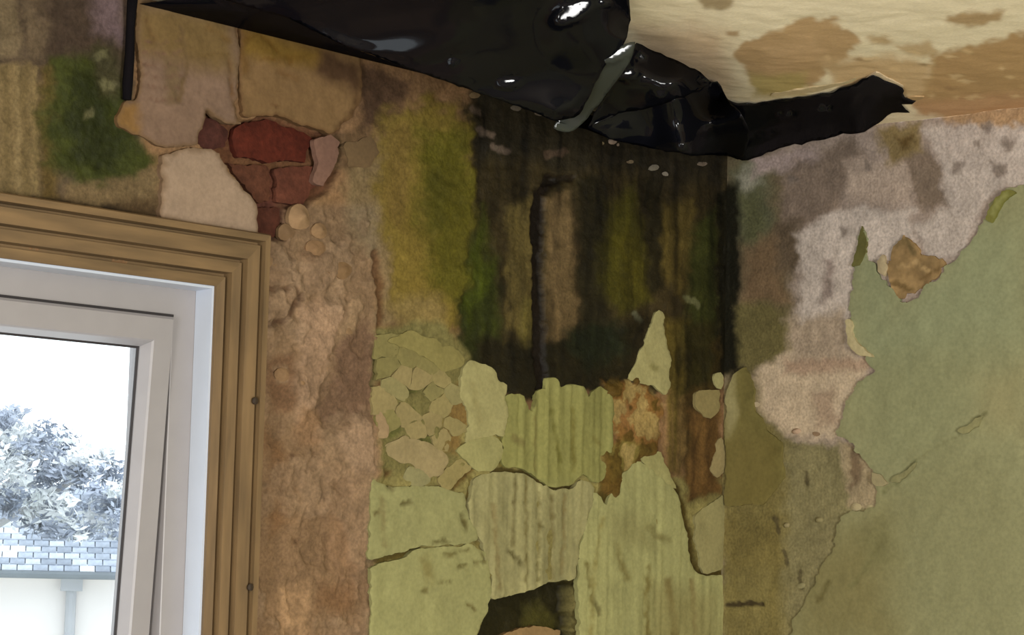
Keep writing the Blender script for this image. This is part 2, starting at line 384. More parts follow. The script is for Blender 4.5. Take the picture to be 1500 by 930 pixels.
pl = paint_left(PXL[fine_idx], PYL[fine_idx])
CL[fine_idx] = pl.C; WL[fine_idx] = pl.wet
HL[fine_idx] = pl.h + 0.0022 * fbm(PXL[fine_idx], PYL[fine_idx], 40, seed=31) + 0.0010 * fbm(PXL[fine_idx], PYL[fine_idx], 11, seed=32)
HL[gx > -0.004] = 0
Vl = np.stack([gx, -HL, gz], 1)
inwin = lambda cu, cv: (cu > XL) & (cu < xo) & (cv > ZB) & (cv < zo)
me, used = fast_mesh(Vl, grid_mesh(xs, zs, inwin), 'wall_left')
setcol(me, settle(CL[used], 0.78, 1.03), WL[used])
wall_left = struct(link('wall_left', me, M_WALL, smooth_=True), 'damp mouldy plaster wall with a window and black-green algae streaks', 'wall')

# ------------------------------------------------------------------ wall_right
ys = np.concatenate([np.linspace(-3.5, -0.62, 14), np.arange(-0.615, -0.0005, 0.0021), [0.0]])
zr = np.concatenate([np.linspace(0, 1.72, 14), np.arange(1.723, H, 0.0021), [H + 0.004]])
hy, hz = np.meshgrid(ys, zr); hy = hy.ravel(); hz = hz.ravel()
PXR, PYR = proj(np.stack([np.zeros_like(hy), hy, hz], 1))
def paint_right(X, Y):
    p = Paint(X, Y, (150, 132, 118)); B = p.blob
    B([(1300, 470), (1400, 420), (1470, 330), (1530, 285), (1560, 120), (1900, 120), (1900, 1200), (1150, 1200), (1200, 900), (1320, 720)], (136, 135, 94), 8, 6)   # old green coat under the top one
    B([(1050, 200), (1160, 230), (1170, 330), (1165, 470), (1140, 560), (1050, 560)], (104, 90, 62), 14, 10)
    B([(1066, 250), (1130, 240), (1140, 330), (1100, 380), (1064, 340)], (92, 92, 64), 16, 12)
    B([(1076, 262), (1100, 250), (1120, 270), (1100, 290)], (136, 132, 112), 10, 8)
    B([(1082, 290), (1120, 280), (1120, 350), (1086, 360)], (82, 82, 46), 14, 8, op=0.8)
    B([(1090, 360), (1150, 340), (1160, 440), (1090, 460)], (114, 90, 60), 16, 12)
    B([(1066, 440), (1150, 450), (1170, 520), (1100, 545), (1064, 540)], (104, 94, 48), 16, 12)
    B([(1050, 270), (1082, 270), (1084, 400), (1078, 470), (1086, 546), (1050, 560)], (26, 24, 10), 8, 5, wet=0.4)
    B([(1148, 240), (1250, 205), (1262, 230), (1234, 296), (1186, 330), (1152, 330)], (122, 104, 88), 10, 10)
    B([(1140, 330), (1174, 320), (1172, 400), (1142, 400)], (92, 76, 56), 12, 8)
    B([(1168, 344), (1220, 306), (1300, 304), (1340, 300), (1338, 380), (1264, 380), (1246, 520), (1216, 520), (1164, 470), (1180, 410)], (184, 169, 156), 8, 9, 3, h=0.001)
    B([(1100, 240), (1190, 214), (1200, 230), (1110, 262)], (162, 142, 134), 9, 8)
    B([(1240, 240), (1330, 216), (1330, 296), (1250, 296)], (164, 144, 126), 9, 8)
    B([(1212, 380), (1226, 380), (1222, 440), (1200, 450)], (126, 106, 96), 7, 6, op=0.7)
    B([(1316, 222), (1356, 216), (1378, 260), (1386, 300), (1360, 316), (1340, 300)], (122, 104, 86), 6, 6)
    B([(1352, 184), (1420, 172), (1520, 170), (1520, 262), (1456, 280), (1420, 370), (1352, 380), (1340, 330), (1388, 310), (1372, 240)], (174, 160, 148), 8, 8, 4, h=0.001)
    B([(1280, 190), (1350, 176), (1344, 220), (1300, 240)], (124, 104, 60), 8, 6)
    B([(1310, 200), (1336, 196), (1330, 214), (1314, 218)], (96, 74, 30), 6, 5)
    B([(1344, 150), (1520, 150), (1520, 182), (1400, 178)], (166, 132, 90), 6, 5)
    for x0, y0, r in ((1402, 246, 9), (1446, 186, 7), (1478, 210, 8), (1464, 250, 12), (1270, 244, 6), (1238, 338, 6), (1430, 210, 4), (1216, 418, 5), (1160, 262, 6)):
        B([(x0 - r, y0 - r), (x0 + r, y0 - r), (x0 + r, y0), (x0 + r * .4, y0 + r), (x0 - r * .5, y0 + r)], (118, 104, 92), 4, 3, 4, 0.85)
    # pink bare patch
    B([(1110, 536), (1180, 500), (1240, 510), (1284, 540), (1256, 566), (1230, 632), (1190, 640), (1146, 644), (1116, 610)], (184, 162, 132), 8, 8, 4)
    B([(1150, 470), (1240, 460), (1250, 530), (1160, 530)], (160, 140, 116), 12, 10)
    B([(1146, 526), (1280, 528), (1280, 546), (1146, 546)], (150, 116, 92), 7, 6, op=0.6)
    B([(1192, 580), (1222, 570), (1232, 620), (1200, 626)], (142, 116, 92), 9, 6, op=0.7)
    # olive lower area
    B([(1050, 640), (1110, 610), (1150, 650), (1230, 640), (1250, 700), (1300, 760), (1180, 960), (1180, 1200), (1050, 1200)], (122, 113, 72), 9, 9)
    B([(1050, 560), (1110, 560), (1124, 620), (1150, 660), (1156, 820), (1150, 1200), (1050, 1200)], (118, 105, 50), 16, 9, streak=0.2)
    B([(1062, 760), (1150, 760), (1150, 830), (1062, 830)], (110, 96, 42), 16, 9, op=0.6)
    B([(1230, 640), (1290, 680), (1290, 750), (1246, 744), (1236, 690)], (150, 132, 98), 6, 6)
    B([(1244, 650), (1262, 660), (1262, 700), (1248, 716)], (112, 92, 66), 6, 5)
    p.line([(1064, 714), (1104, 712)], (66, 54, 26), 4, 0.9, h=-0.002)
    p.line([(1064, 884), (1116, 884)], (56, 44, 24), 3.5, 0.9, h=-0.002)
    for q in ((1136, 770, 10), (1150, 816, 8), (1170, 850, 12), (1180, 700, 8)):
        p.line([(q[0], q[1] - q[2]), (q[0] + 4, q[1] + q[2])], (78, 68, 40), 4, 0.8)
    p.C *= (1 + 0.12 * fbm(X, Y, 34, seed=8) + 0.10 * fbm(X, Y, 9, seed=9, octv=3))[:, None]
    return p
fi = np.where((PXR > 1040) & (PXR < 1800) & (PYR > 60) & (PYR < 1100))[0]
CR = np.tile(lin((136, 135, 94)), (len(hy), 1)); WR = np.zeros(len(hy)); HR = np.zeros(len(hy))
pr = paint_right(PXR[fi], PYR[fi]); CR[fi] = pr.C; WR[fi] = pr.wet
HR[fi] = pr.h + 0.0010 * fbm(PXR[fi], PYR[fi], 40, seed=41) + 0.0006 * fbm(PXR[fi], PYR[fi], 11, seed=42)
HR[hy > -0.004] = 0
me, used = fast_mesh(np.stack([-HR, hy, hz], 1), grid_mesh(ys, zr), 'wall_right')
setcol(me, settle(CR[used], 1.1, 0.85), WR[used])
wall_right = struct(link('wall_right', me, M_WALL, smooth_=True), 'plaster wall with sage green paint peeling off pinkish bare plaster', 'wall')

# ------------------------------------------------------------------ ceiling
cx = np.concatenate([np.linspace(-3.85, -1.32, 10), np.arange(-1.31, 0.0, 0.0034), [0.0]])
cy = np.concatenate([np.linspace(-3.5, -1.22, 10), np.arange(-1.21, 0.0, 0.0034), [0.0]])
kx, ky = np.meshgrid(cx, cy); kx = kx.ravel(); ky = ky.ravel()
PXC, PYC = proj(np.stack([kx, ky, np.full_like(kx, H)], 1))
def paint_ceiling(X, Y):
    p = Paint(X, Y, (240, 226, 192)); B = p.blob
    p.wy *= 0.6; p.fy *= 0.6
    B([(920, 40), (1060, 40), (1080, 140), (960, 140)], (218, 192, 158), 26, 12)
    B([(1088, 64), (1120, 46), (1164, 28), (1176, 22), (1200, 30), (1228, 26), (1232, 40), (1262, 60), (1240, 90), (1212, 104), (1190, 124), (1110, 136), (1096, 108), (1082, 84)], (192, 160, 116), 4, 9, 6)
    B([(1120, 60), (1200, 50), (1210, 90), (1140, 104)], (208, 174, 130), 14, 10, op=0.7)
    B([(1100, 110), (1180, 108), (1180, 140), (1104, 142)], (188, 168, 110), 8, 6)
    B([(1022, -10), (1060, -8), (1078, 6), (1060, 16), (1030, 14)], (174, 154, 118), 4, 5, 4)
    B([(1064, 44), (1080, 44), (1080, 52), (1066, 52)], (186, 158, 120), 3, 3, 3)
    B([(1390, 22), (1430, 18), (1470, 14), (1460, 30), (1420, 38), (1386, 32)], (186, 158, 116), 5, 6, 5)
    B([(1366, 84), (1410, 66), (1460, 58), (1520, 34), (1520, 170), (1340, 166), (1330, 140), (1350, 110)], (188, 154, 108), 6, 9, 8)
    B([(1200, 92), (1300, 84), (1360, 96), (1340, 150), (1230, 132)], (210, 180, 136), 10, 8)
    B([(1270, 56), (1300, 54), (1306, 66), (1276, 66)], (200, 174, 132), 5, 5)
    B([(1310, 70), (1360, 60), (1376, 80), (1330, 84)], (204, 178, 136), 5, 5)
    B([(1330, 150), (1520, 132), (1520, 170), (1340, 168)], (196, 156, 114), 8, 6)
    rnd = random.Random(5)
    for k in range(26):
        x0 = rnd.uniform(1210, 1500); y0 = rnd.uniform(70, 150); r = rnd.uniform(4, 14)
        B([(x0 - r, y0 - 2), (x0, y0 - 4), (x0 + r, y0 - 1), (x0, y0 + 3)], rnd.choice([(228, 200, 154), (222, 192, 144), (164, 132, 92)]), 2.5, 5, 5, 0.8)
    p.C *= (1 + 0.03 * fbm(X, Y, 60, 30, seed=8) + 0.03 * fbm(X, Y, 12, 8, seed=9, octv=3))[:, None]
    return p
fi = np.where((PXC > 860) & (PXC < 1640) & (PYC > -120) & (PYC < 260))[0]
CC = np.tile(lin((240, 226, 192)), (len(kx), 1)); HC = np.zeros(len(kx))
pc = paint_ceiling(PXC[fi], PYC[fi]); CC[fi] = pc.C
HC[fi] = 0.0012 * fbm(kx[fi] * 1000, ky[fi] * 1000, 40, seed=51)
me, used = fast_mesh(np.stack([kx, ky, H - HC], 1), grid_mesh(cx, cy)[:, ::-1], 'ceiling')
setcol(me, CC[used])
ceiling = struct(link('ceiling', me, surf_mat('stained_ceiling_paint', fine=0.06, bump=0.25), smooth_=True), 'cream painted ceiling with brown water stains', 'ceiling')

# ------------------------------------------------------------------ the rest of the room (behind the camera)
M_ROOM = flat_mat('faded_green_paint', (112, 110, 100), 0.85, 0.08, 6)
M_FLOOR = flat_mat('dusty_floorboards', (124, 112, 98), 0.7, 0.2, 8, stretch=(1, 12, 1))
v, f = [], []; box(v, f, -3.85, 0, -3.5, 0.0, -0.05, 0.0)
struct(link('floor', mesh(v, f), M_FLOOR), 'bare dusty timber floor of the room', 'floor')
def wall_with_hole(name, make, a0, a1, b0, b1, label):
    v, f = [], []
    lo, hi = (-3.85, 0.0) if make == 'y' else (-3.5, 0.0)
    for (p0, p1, q0, q1) in ((lo, a0, 0, H), (a1, hi, 0, H), (a0, a1, 0, b0), (a0, a1, b1, H)):
        if make == 'y': box(v, f, p0, p1, -3.62, -3.5, q0, q1)
        else: box(v, f, -3.97, -3.85, p0, p1, q0, q1)
    return struct(link(name, mesh(v, f), M_ROOM), label, 'wall')
wall_with_hole('wall_back', 'y', -2.28, -1.52, 1.08, 2.02, 'pale green wall behind the viewer')
wall_with_hole('wall_side', 'x', -1.98, -1.22, 1.08, 2.02, 'pale green wall at the far left side')

# ------------------------------------------------------------------ window_1
M_WOOD = flat_mat('varnished_pine', (112, 89, 58), 0.6, 0.28, 26, 0.25, (3.0, 3.0, 0.35))
M_WOODH = flat_mat('varnished_pine_along', (112, 89, 58), 0.6, 0.28, 26, 0.25, (0.35, 3.0, 3.0))
M_PVC = flat_mat('white_plastic_frame', (150, 146, 147), 0.35, 0.03, 30)
M_GASK_GAP = flat_mat('gasket_and_gap_shade', (40, 36, 38), 0.7, 0.05, 30)
M_NAIL = flat_mat('dark_nail', (48, 36, 26), 0.5, 0.1, 200)
window = struct(empty('window_1', (XI, 0, ZB)), 'white plastic window in a varnished timber surround', 'window')
def wpart(name, me, mat, parent, bev=0.0, smooth_=False):
    o = link(name, me, mat, parent, smooth_)
    if parent is window: o.matrix_parent_inverse = Matrix.Translation((-XI, 0, -ZB))
    if bev:
        b = o.modifiers.new('bevel', 'BEVEL'); b.width = bev; b.segments = 2; b.limit_method = 'ANGLE'
    return o
def corner(side, s):                                   # mitred corner points of the surround, s outward
    x0, x1, z0, z1 = XL - s, XI + s, ZB - s, ZI + s
    return {'top': ((x0, z1), (x1, z1)), 'right': ((x1, z1), (x1, z0)), 'bottom': ((x1, z0), (x0, z0)), 'left': ((x0, z0), (x0, z1))}[side]
PROF = [(0.0, 0.03), (0.0, -0.008), (0.011, -0.010), (0.012, -0.002), (0.0155, -0.002), (0.0165, -0.015), (0.029, -0.016), (0.030, -0.008), (0.033, -0.008), (0.034, -0.021), (0.051, -0.022), (0.052, -0.012), (0.0555, -0.012), (0.0565, -0.025), (AW - 0.002, -0.025), (AW, -0.021), (AW, 0.03)]
for side in ('top', 'right', 'bottom', 'left'):
    v, f = [], []
    n = len(PROF)
    for (s, y) in PROF:
        (xa, za), (xb, zb) = corner(side, s)
        v += [(xa, y, za), (xb, y, zb)]
    for k in range(n):
        a, b = 2 * k, 2 * ((k + 1) % n)
        f.append((a, b, b + 1, a + 1))
    f.append(tuple(range(0, 2 * n, 2))); f.append(tuple(range(2 * n - 1, 0, -2)))
    wpart('architrave', mesh(v, f), M_WOODH if side in ('top', 'bottom') else M_WOOD, window)
def ring(x0, x1, z0, z1, prof):                        # mitred ring; prof (inward s, y) closed loop
    v, f = [], []; n = len(prof)
    for (s, y) in prof:
        v += [(x0 + s, y, z0 + s), (x1 - s, y, z0 + s), (x1 - s, y, z1 - s), (x0 + s, y, z1 - s)]
    for k in range(n):
        for c in range(4):
            a, b = 4 * k, 4 * ((k + 1) % n); d = (c + 1) % 4
            f.append((a + c, a + d, b + d, b + c))
    return mesh(v, f)
# outer frame: front lip, deep return, then the flat rebate
wpart('outer_frame', ring(XL, XI, ZB, ZI, [(0, 0.10), (0, 0.023), (0.006, 0.023), (0.036, 0.024), (0.036, 0.10)]), M_PVC, window, 0.001)
wpart('skylit_return', ring(XL, XI, ZB, ZI, [(0, 0.0225), (0, -0.004), (0.003, -0.004), (0.0045, 0.0225)]), flat_mat('skylit_white', (192, 200, 214), 0.3, 0.02, 30), window)  # paler, bluer than the frame: sky light on the return put into its colour
sash = empty('sash', (0, 0, 0)); sash.parent = window
SX1, SZ1 = XI - 0.039, ZI - 0.038
sash.location = (0, 0.016, SZ1 - ZB); sash.rotation_euler = (math.radians(3.4), 0, 0)   # top hung, let out a little at the foot
SW, SH = SX1 - (XL + 0.039), SZ1 - (ZB + 0.039)
def spart(name, me, mat, bev=0.0): 
    o = link(name, me, mat, sash)
    if bev:
        b = o.modifiers.new('bevel', 'BEVEL'); b.width = bev; b.segments = 2; b.limit_method = 'ANGLE'
    return o
sx1 = SX1 - XI
spart('sash_frame', ring(sx1 - SW, sx1, -SH, 0, [(0, 0.05), (0, 0.002), (0.003, -0.002), (0.028, -0.002), (0.030, 0.0), (0.036, 0.012), (0.036, 0.024), (0.012, 0.024), (0.012, 0.05)]), M_PVC)
spart('gasket', ring(sx1 - SW, sx1, -SH, 0, [(0.036, 0.016), (0.036, 0.0135), (0.0385, 0.0145), (0.0385, 0.016)]), M_GASK_GAP)
spart('gap_shade', ring(sx1 - SW - 0.0032, sx1 + 0.0032, -SH - 0.0032, 0.0032, [(0, 0.03), (0, 0.006), (0.0032, 0.006), (0.0032, 0.03)]), M_GASK_GAP)  # dark ring standing in for the shade in the gap round the sash
gm, nt, b = new_mat('window_glass')
for n_ in list(nt.nodes):
    if n_.type != 'OUTPUT_MATERIAL': nt.nodes.remove(n_)
tr = nd(nt, 'ShaderNodeBsdfTransparent'); tr.inputs[0].default_value = (0.96, 0.98, 0.98, 1)
gl = nd(nt, 'ShaderNodeBsdfGlossy', Roughness=0.02); mxs = nd(nt, 'ShaderNodeMixShader'); mxs.inputs[0].default_value = 0.05
nt.links.new(tr.outputs[0], mxs.inputs[1]); nt.links.new(gl.outputs[0], mxs.inputs[2])
nt.links.new(mxs.outputs[0], [q for q in nt.nodes if q.type == 'OUTPUT_MATERIAL'][0].inputs[0])
v, f = [], []; box(v, f, sx1 - SW + 0.034, sx1 - 0.034, 0.018, 0.022, -SH + 0.034, -0.034)
spart('glass_pane', mesh(v, f), gm)
def disc(r, n=10, y0=-0.001, y1=0.0):
    v, f = [(0, y0, 0)], []
    for k in range(n):
        a = 2 * math.pi * k / n; v += [(r * math.cos(a), y0 * 0.7, r * math.sin(a)), (r * 1.05 * math.cos(a), y1, r * 1.05 * math.sin(a))]
    for k in range(n):
        a, b = 1 + 2 * k, 1 + 2 * ((k + 1) % n); f += [(0, a, b), (a, a + 1, b + 1, b)]
    return mesh(v, f)
nm = disc(0.0042, y0=-0.0025)
for (qx, qy) in ((373, 587), (366, 860)):
    h_ = hit(qx, qy, 1, -0.024)
    o = wpart('nail', nm, M_NAIL if not nm.materials else None, window); o.location = tuple(h_)

# ------------------------------------------------------------------ flakes, bricks and patches
def densify(poly, step, jit, seed, soft=0.5):
    out = []; n = len(poly)
    for i in range(n):
        x0, y0 = poly[i]; x1, y1 = poly[(i + 1) % n]
        k = max(1, int(math.hypot(x1 - x0, y1 - y0) / step))
        for j in range(k): out.append((x0 + (x1 - x0) * j / k, y0 + (y1 - y0) * j / k))
    a = np.array(out)
    # soften the corners, then roughen
    a = (1 - soft) * a + soft * 0.5 * (np.roll(a, 1, 0) + np.roll(a, -1, 0))
    jx = fbm(a[:, 0], a[:, 1], 14, seed=seed, octv=3); jy = fbm(a[:, 0], a[:, 1], 14, seed=seed + 3, octv=3)
    kx_ = fbm(a[:, 0], a[:, 1], 5, seed=seed + 5, octv=2); ky_ = fbm(a[:, 0], a[:, 1], 5, seed=seed + 6, octv=2)
    return a + jit * np.stack([jx + 0.45 * kx_, jy + 0.45 * ky_], 1)
def to_plane(px, plane):
    ax, v = plane
    pts = np.array([hit(x, y, ax, v) for x, y in px])
    return pts[:, [k for k in range(3) if k != ax]]
def slab(name, poly, plane, t, color, mat, parent, off=0.0, step=4, jit=2.2, cell=0.007, marks=(), lift=None, soft=0.5, curl=0.0, relief=0.0006, ridges=0.0, seed=0, edge=None, mott=0.10, tint=None, grow=0.0, wet=0.0, dome=0.002, edge_w=5, rim=0.8):
    """one broken-edged piece of paint, plaster or brick standing proud of its wall by t"""
    px = densify(poly, step, jit, seed, soft)
    if grow:
        tg = np.roll(px, -1, 0) - np.roll(px, 1, 0); tg /= np.linalg.norm(tg, axis=1)[:, None] + 1e-9
        ar = np.sum(px[:, 0] * np.roll(px[:, 1], -1) - px[:, 1] * np.roll(px[:, 0], -1))
        px = px + grow * np.sign(ar) * np.stack([tg[:, 1], -tg[:, 0]], 1)
    ax = plane[0]; uv = to_plane(px, plane)
    lo, hi = uv.min(0), uv.max(0)
    rs = np.random.RandomState(seed + 7)
    g = np.stack(np.meshgrid(np.arange(lo[0], hi[0], cell), np.arange(lo[1], hi[1], cell)), -1).reshape(-1, 2)
    g = g + rs.uniform(-0.3, 0.3, g.shape) * cell
    if len(g):
        d = sdf([tuple(q) for q in uv], g[:, 0], g[:, 1]); g = g[d > cell * 0.45]
    nb = len(uv)
    allp = np.concatenate([uv, g]) if len(g) else uv
    r = delaunay_2d_cdt([Vector(q) for q in allp], [], [list(range(nb))], 1, 1e-7)
    V2 = np.array([tuple(q) for q in r[0]]); F = [tuple(q) for q in r[2]]
    d = np.abs(sdf([tuple(q) for q in uv], V2[:, 0], V2[:, 1])); d[:nb] = 0 if len(V2) >= nb else d[:nb]
    mm = V2 * 1000
    z = off + t * (rim + (1 - rim) * smooth(0, dome, d)) + relief * fbm(mm[:, 0], mm[:, 1], 22, seed=seed + 1) + curl * (1 - smooth(0, 0.02, d)) * (0.4 + 0.6 * vnoise(mm[:, 0] / 25, mm[:, 1] / 25, seed + 2))
    if ridges: z = z + ridges * fbm(mm[:, 0], mm[:, 1], 7, 300, seed=77, octv=2)
    if marks:
        XX, YY = proj(np.array([[q[0], 0, q[1]] if ax == 1 else ([0, q[0], q[1]] if ax == 0 else [q[0], q[1], H]) for q in V2]))
        XX = XX + 2.5 * fbm(XX, YY, 9, seed=3); YY = YY + 2.5 * fbm(XX, YY, 9, seed=4)
        MK = [((1 - smooth(m[2] * 0.15, m[2] * 1.1, pathdist(m[0], XX, YY))) * np.clip(0.75 + 0.5 * fbm(XX, YY, 12, seed=9), 0.2, 1), m) for m in marks]
        for a, m in MK: z = z - a * m[3]
    def P3(q, zz):
        a = [0, 0, 0]; k = [j for j in range(3) if j != ax]; a[k[0]], a[k[1]] = q
        a[ax] = plane[1] - zz
        return a
    V = [P3(q, zz) for q, zz in zip(V2, z)]
    # boundary loop from the faces, skirt down into the wall
    cnt = {}
    for q in F:
        for i in range(len(q)): cnt[(q[i], q[(i + 1) % len(q)])] = 1
    bedge = [(a, b) for (a, b) in cnt if (b, a) not in cnt]
    low = {}
    for a, b in bedge:
        for q in (a, b):
            if q not in low: low[q] = len(V); V.append(P3(V2[q], off - 0.004))
    F += [(b, a, low[a], low[b]) for a, b in bedge]
    V = np.array(V); X, Y = proj(V)
    C = np.tile(lin(color), (len(V), 1)) * (1 + mott * fbm(X, Y, 30, seed=seed + 11) + 0.5 * mott * fbm(X, Y, 8, seed=seed + 12))[:, None]
    if ridges:
        s_ = fbm(X, Y, 5, 300, seed=78, octv=2); C *= (1 + 0.2 * ridges / 0.0016 * s_)[:, None]
    if tint is not None:
        for (poly2, c2, soft, op) in tint:
            a = smooth(-soft, soft, sdf(poly2, X + 6 * fbm(X, Y, 24, seed=5), Y + 6 * fbm(X, Y, 24, seed=6)))[:, None] * op
            C = C * (1 - a) + lin(c2) * a
    if marks:
        for a, m in MK:
            a = np.concatenate([a, np.zeros(len(V) - len(a))])[:, None] * 0.9
            C = C * (1 - a) + lin(m[1]) * a
    if edge is not None:
        dd = np.concatenate([d, np.zeros(len(V) - len(d))])
        a = (1 - smooth(0, edge_w * 0.001, dd))[:, None] * 0.85
        C = C * (1 - a) + lin(edge) * a
    if ax == 0 or ax == 2: F = [tuple(reversed(q)) for q in F]
    me = mesh(V, F); setcol(me, settle(C, lift or (0.64 if plane is PL else 0.86), 1.0), np.full(len(V), wet))
    o = link(name, me, mat, parent, smooth_=True)
    md = o.modifiers.new('normals', 'EDGE_SPLIT'); md.split_angle = math.radians(55)
    return o
PALE, PALE3 = (176, 170, 112), (184, 176, 120)
DK = (70, 58, 28)
W = wall_left
# --- old plaster around the brick, upper left
slab('plaster_patch', [(196, -24), (260, -8), (338, 12), (345, 72), (342, 160), (350, 184), (326, 180), (300, 162), (288, 196), (284, 214), (236, 218), (206, 204), (170, 186), (164, 174), (182, 148), (198, 146), (202, 120), (196, 60)], PL, 0.006, (148, 120, 98), M_FLAKE, W, seed=1,
     tint=[([(196, 0), (340, 20), (344, 110), (250, 90), (200, 70)], (134, 108, 62), 24, 0.9), ([(160, 150), (205, 150), (205, 200), (160, 196)], (150, 112, 60), 8, 0.9), ([(240, 90), (262, 90), (262, 150), (244, 150)], (112, 92, 62), 8, 0.8)], relief=0.0016, edge=(104, 80, 52), cell=0.0035, marks=[([(206, 60 + 17 * k), (230, 64 + 17 * k), (262, 60 + 17 * k)], (112, 84, 66), 3, .0012) for k in range(6)] + [([(262, 40), (270, 90), (258, 150)], (106, 84, 54), 5, .001), ([(300, 40), (330, 60)], (120, 92, 50), 6, .001), ([(276, 84), (330, 80)], (112, 88, 50), 4, .001), ([(330, 90), (338, 150), (344, 176)], (110, 80, 50), 5, .002), ([(210, 30), (222, 60)], (106, 80, 48), 6, .001)])
slab('plaster_patch', [(349, 16), (420, 34), (476, 54), (522, 74), (528, 140), (514, 172), (486, 196), (456, 190), (400, 168), (352, 172), (346, 110)], PL, 0.006, (148, 116, 76), M_FLAKE, W, seed=2,
     tint=[([(350, 36), (470, 70), (468, 100), (420, 90), (352, 84)], (142, 110, 44), 14, 0.9), ([(466, 70), (530, 92), (530, 140), (490, 126), (456, 110)], (76, 54, 36), 12, 0.95), ([(352, 44), (366, 44), (364, 110), (352, 110)], (110, 80, 40), 5, 0.8)], relief=0.0016, edge=(92, 66, 40), cell=0.0035, marks=[([(356, 60), (376, 50), (410, 84), (440, 86)], (104, 76, 28), 4, .001), ([(380, 88), (424, 92)], (112, 80, 32), 4, .001), ([(394, 154), (402, 158)], (84, 56, 30), 5, .001), ([(520, 120), (516, 160), (490, 190)], (84, 60, 36), 6, .002), ([(404, 106), (430, 116)], (124, 92, 54), 6, .001)])
slab('plaster_patch', [(232, 228), (262, 220), (300, 218), (318, 228), (332, 254), (352, 280), (372, 302), (374, 350), (300, 338), (230, 322)], PL, 0.007, (182, 156, 130), M_FLAKE, W, seed=3, relief=0.001, edge=(140, 112, 84), mott=0.06)
slab('plaster_patch', [(456, 204), (480, 198), (494, 204), (490, 244), (470, 272), (456, 268), (462, 236)], PL, 0.004, (146, 110, 92), M_FLAKE, W, seed=4)
slab('plaster_patch', [(500, 212), (540, 200), (552, 224), (540, 244), (506, 246)], PL, 0.006, (112, 90, 62), M_FLAKE, W, seed=5)
# --- bricks in the recess
M_BRICK = surf_mat('red_brick', fine=0.22, bump=0.8, scale=160)
slab('brick', [(346, 184), (394, 174), (458, 196), (464, 206), (452, 234), (398, 238), (348, 226)], PL, 0.009, (76, 31, 19), M_BRICK, W, off=-0.013, seed=11, jit=2.8, mott=0.28, soft=0.2)
slab('brick', [(286, 214), (302, 164), (328, 182), (338, 190), (334, 214), (312, 220)], PL, 0.009, (74, 42, 34), M_BRICK, W, off=-0.013, seed=12, jit=2.4, mott=0.25, soft=0.2)
slab('brick', [(338, 238), (400, 244), (400, 292), (382, 298), (362, 272)], PL, 0.009, (86, 52, 36), M_BRICK, W, off=-0.013, seed=13, jit=2.8, mott=0.28, soft=0.2)
slab('brick', [(408, 246), (462, 240), (468, 270), (446, 298), (410, 296)], PL, 0.009, (88, 50, 36), M_BRICK, W, off=-0.013, seed=14, jit=2.8, mott=0.28, soft=0.2)
slab('brick', [(376, 304), (416, 304), (414, 344), (376, 352)], PL, 0.008, (76, 42, 30), M_BRICK, W, off=-0.013, seed=15, jit=2.8, mott=0.28, soft=0.2)
# --- lumps beside the window
def lump(pxy, r, t, c, seed, parent=W, plane=PL, name='plaster_lump', sq=1.0):
    x0, y0 = pxy; rs = random.Random(seed)
    poly = [(x0 + r * (0.8 + 0.4 * rs.random()) * math.cos(a), y0 + sq * r * (0.8 + 0.4 * rs.random()) * math.sin(a)) for a in [2 * math.pi * k / 9 for k in range(9)]]
    return slab(name, poly, plane, t, c, M_FLAKE, parent, seed=seed, step=5, jit=1.0, cell=0.005, dome=r * 0.0009, relief=0.0008, rim=0.15)
for i, (q, r, t, c) in enumerate((((436, 318), 19, 0.014, (176, 142, 104)), ((466, 338), 13, 0.011, (168, 134, 96)), ((462, 366), 16, 0.008, (158, 124, 88)), ((400, 384), 18, 0.007, (160, 128, 92)),
                                  ((500, 396), 14, 0.007, (150, 118, 82)), ((474, 398), 13, 0.007, (146, 112, 78)), ((418, 340), 14, 0.006, (146, 116, 84)), ((412, 548), 12, 0.006, (166, 132, 96)), ((510, 486), 10, 0.006, (160, 128, 92)), ((440, 560), 12, 0.006, (164, 130, 94)))):
    lump(q, r, t, c, 100 + i)
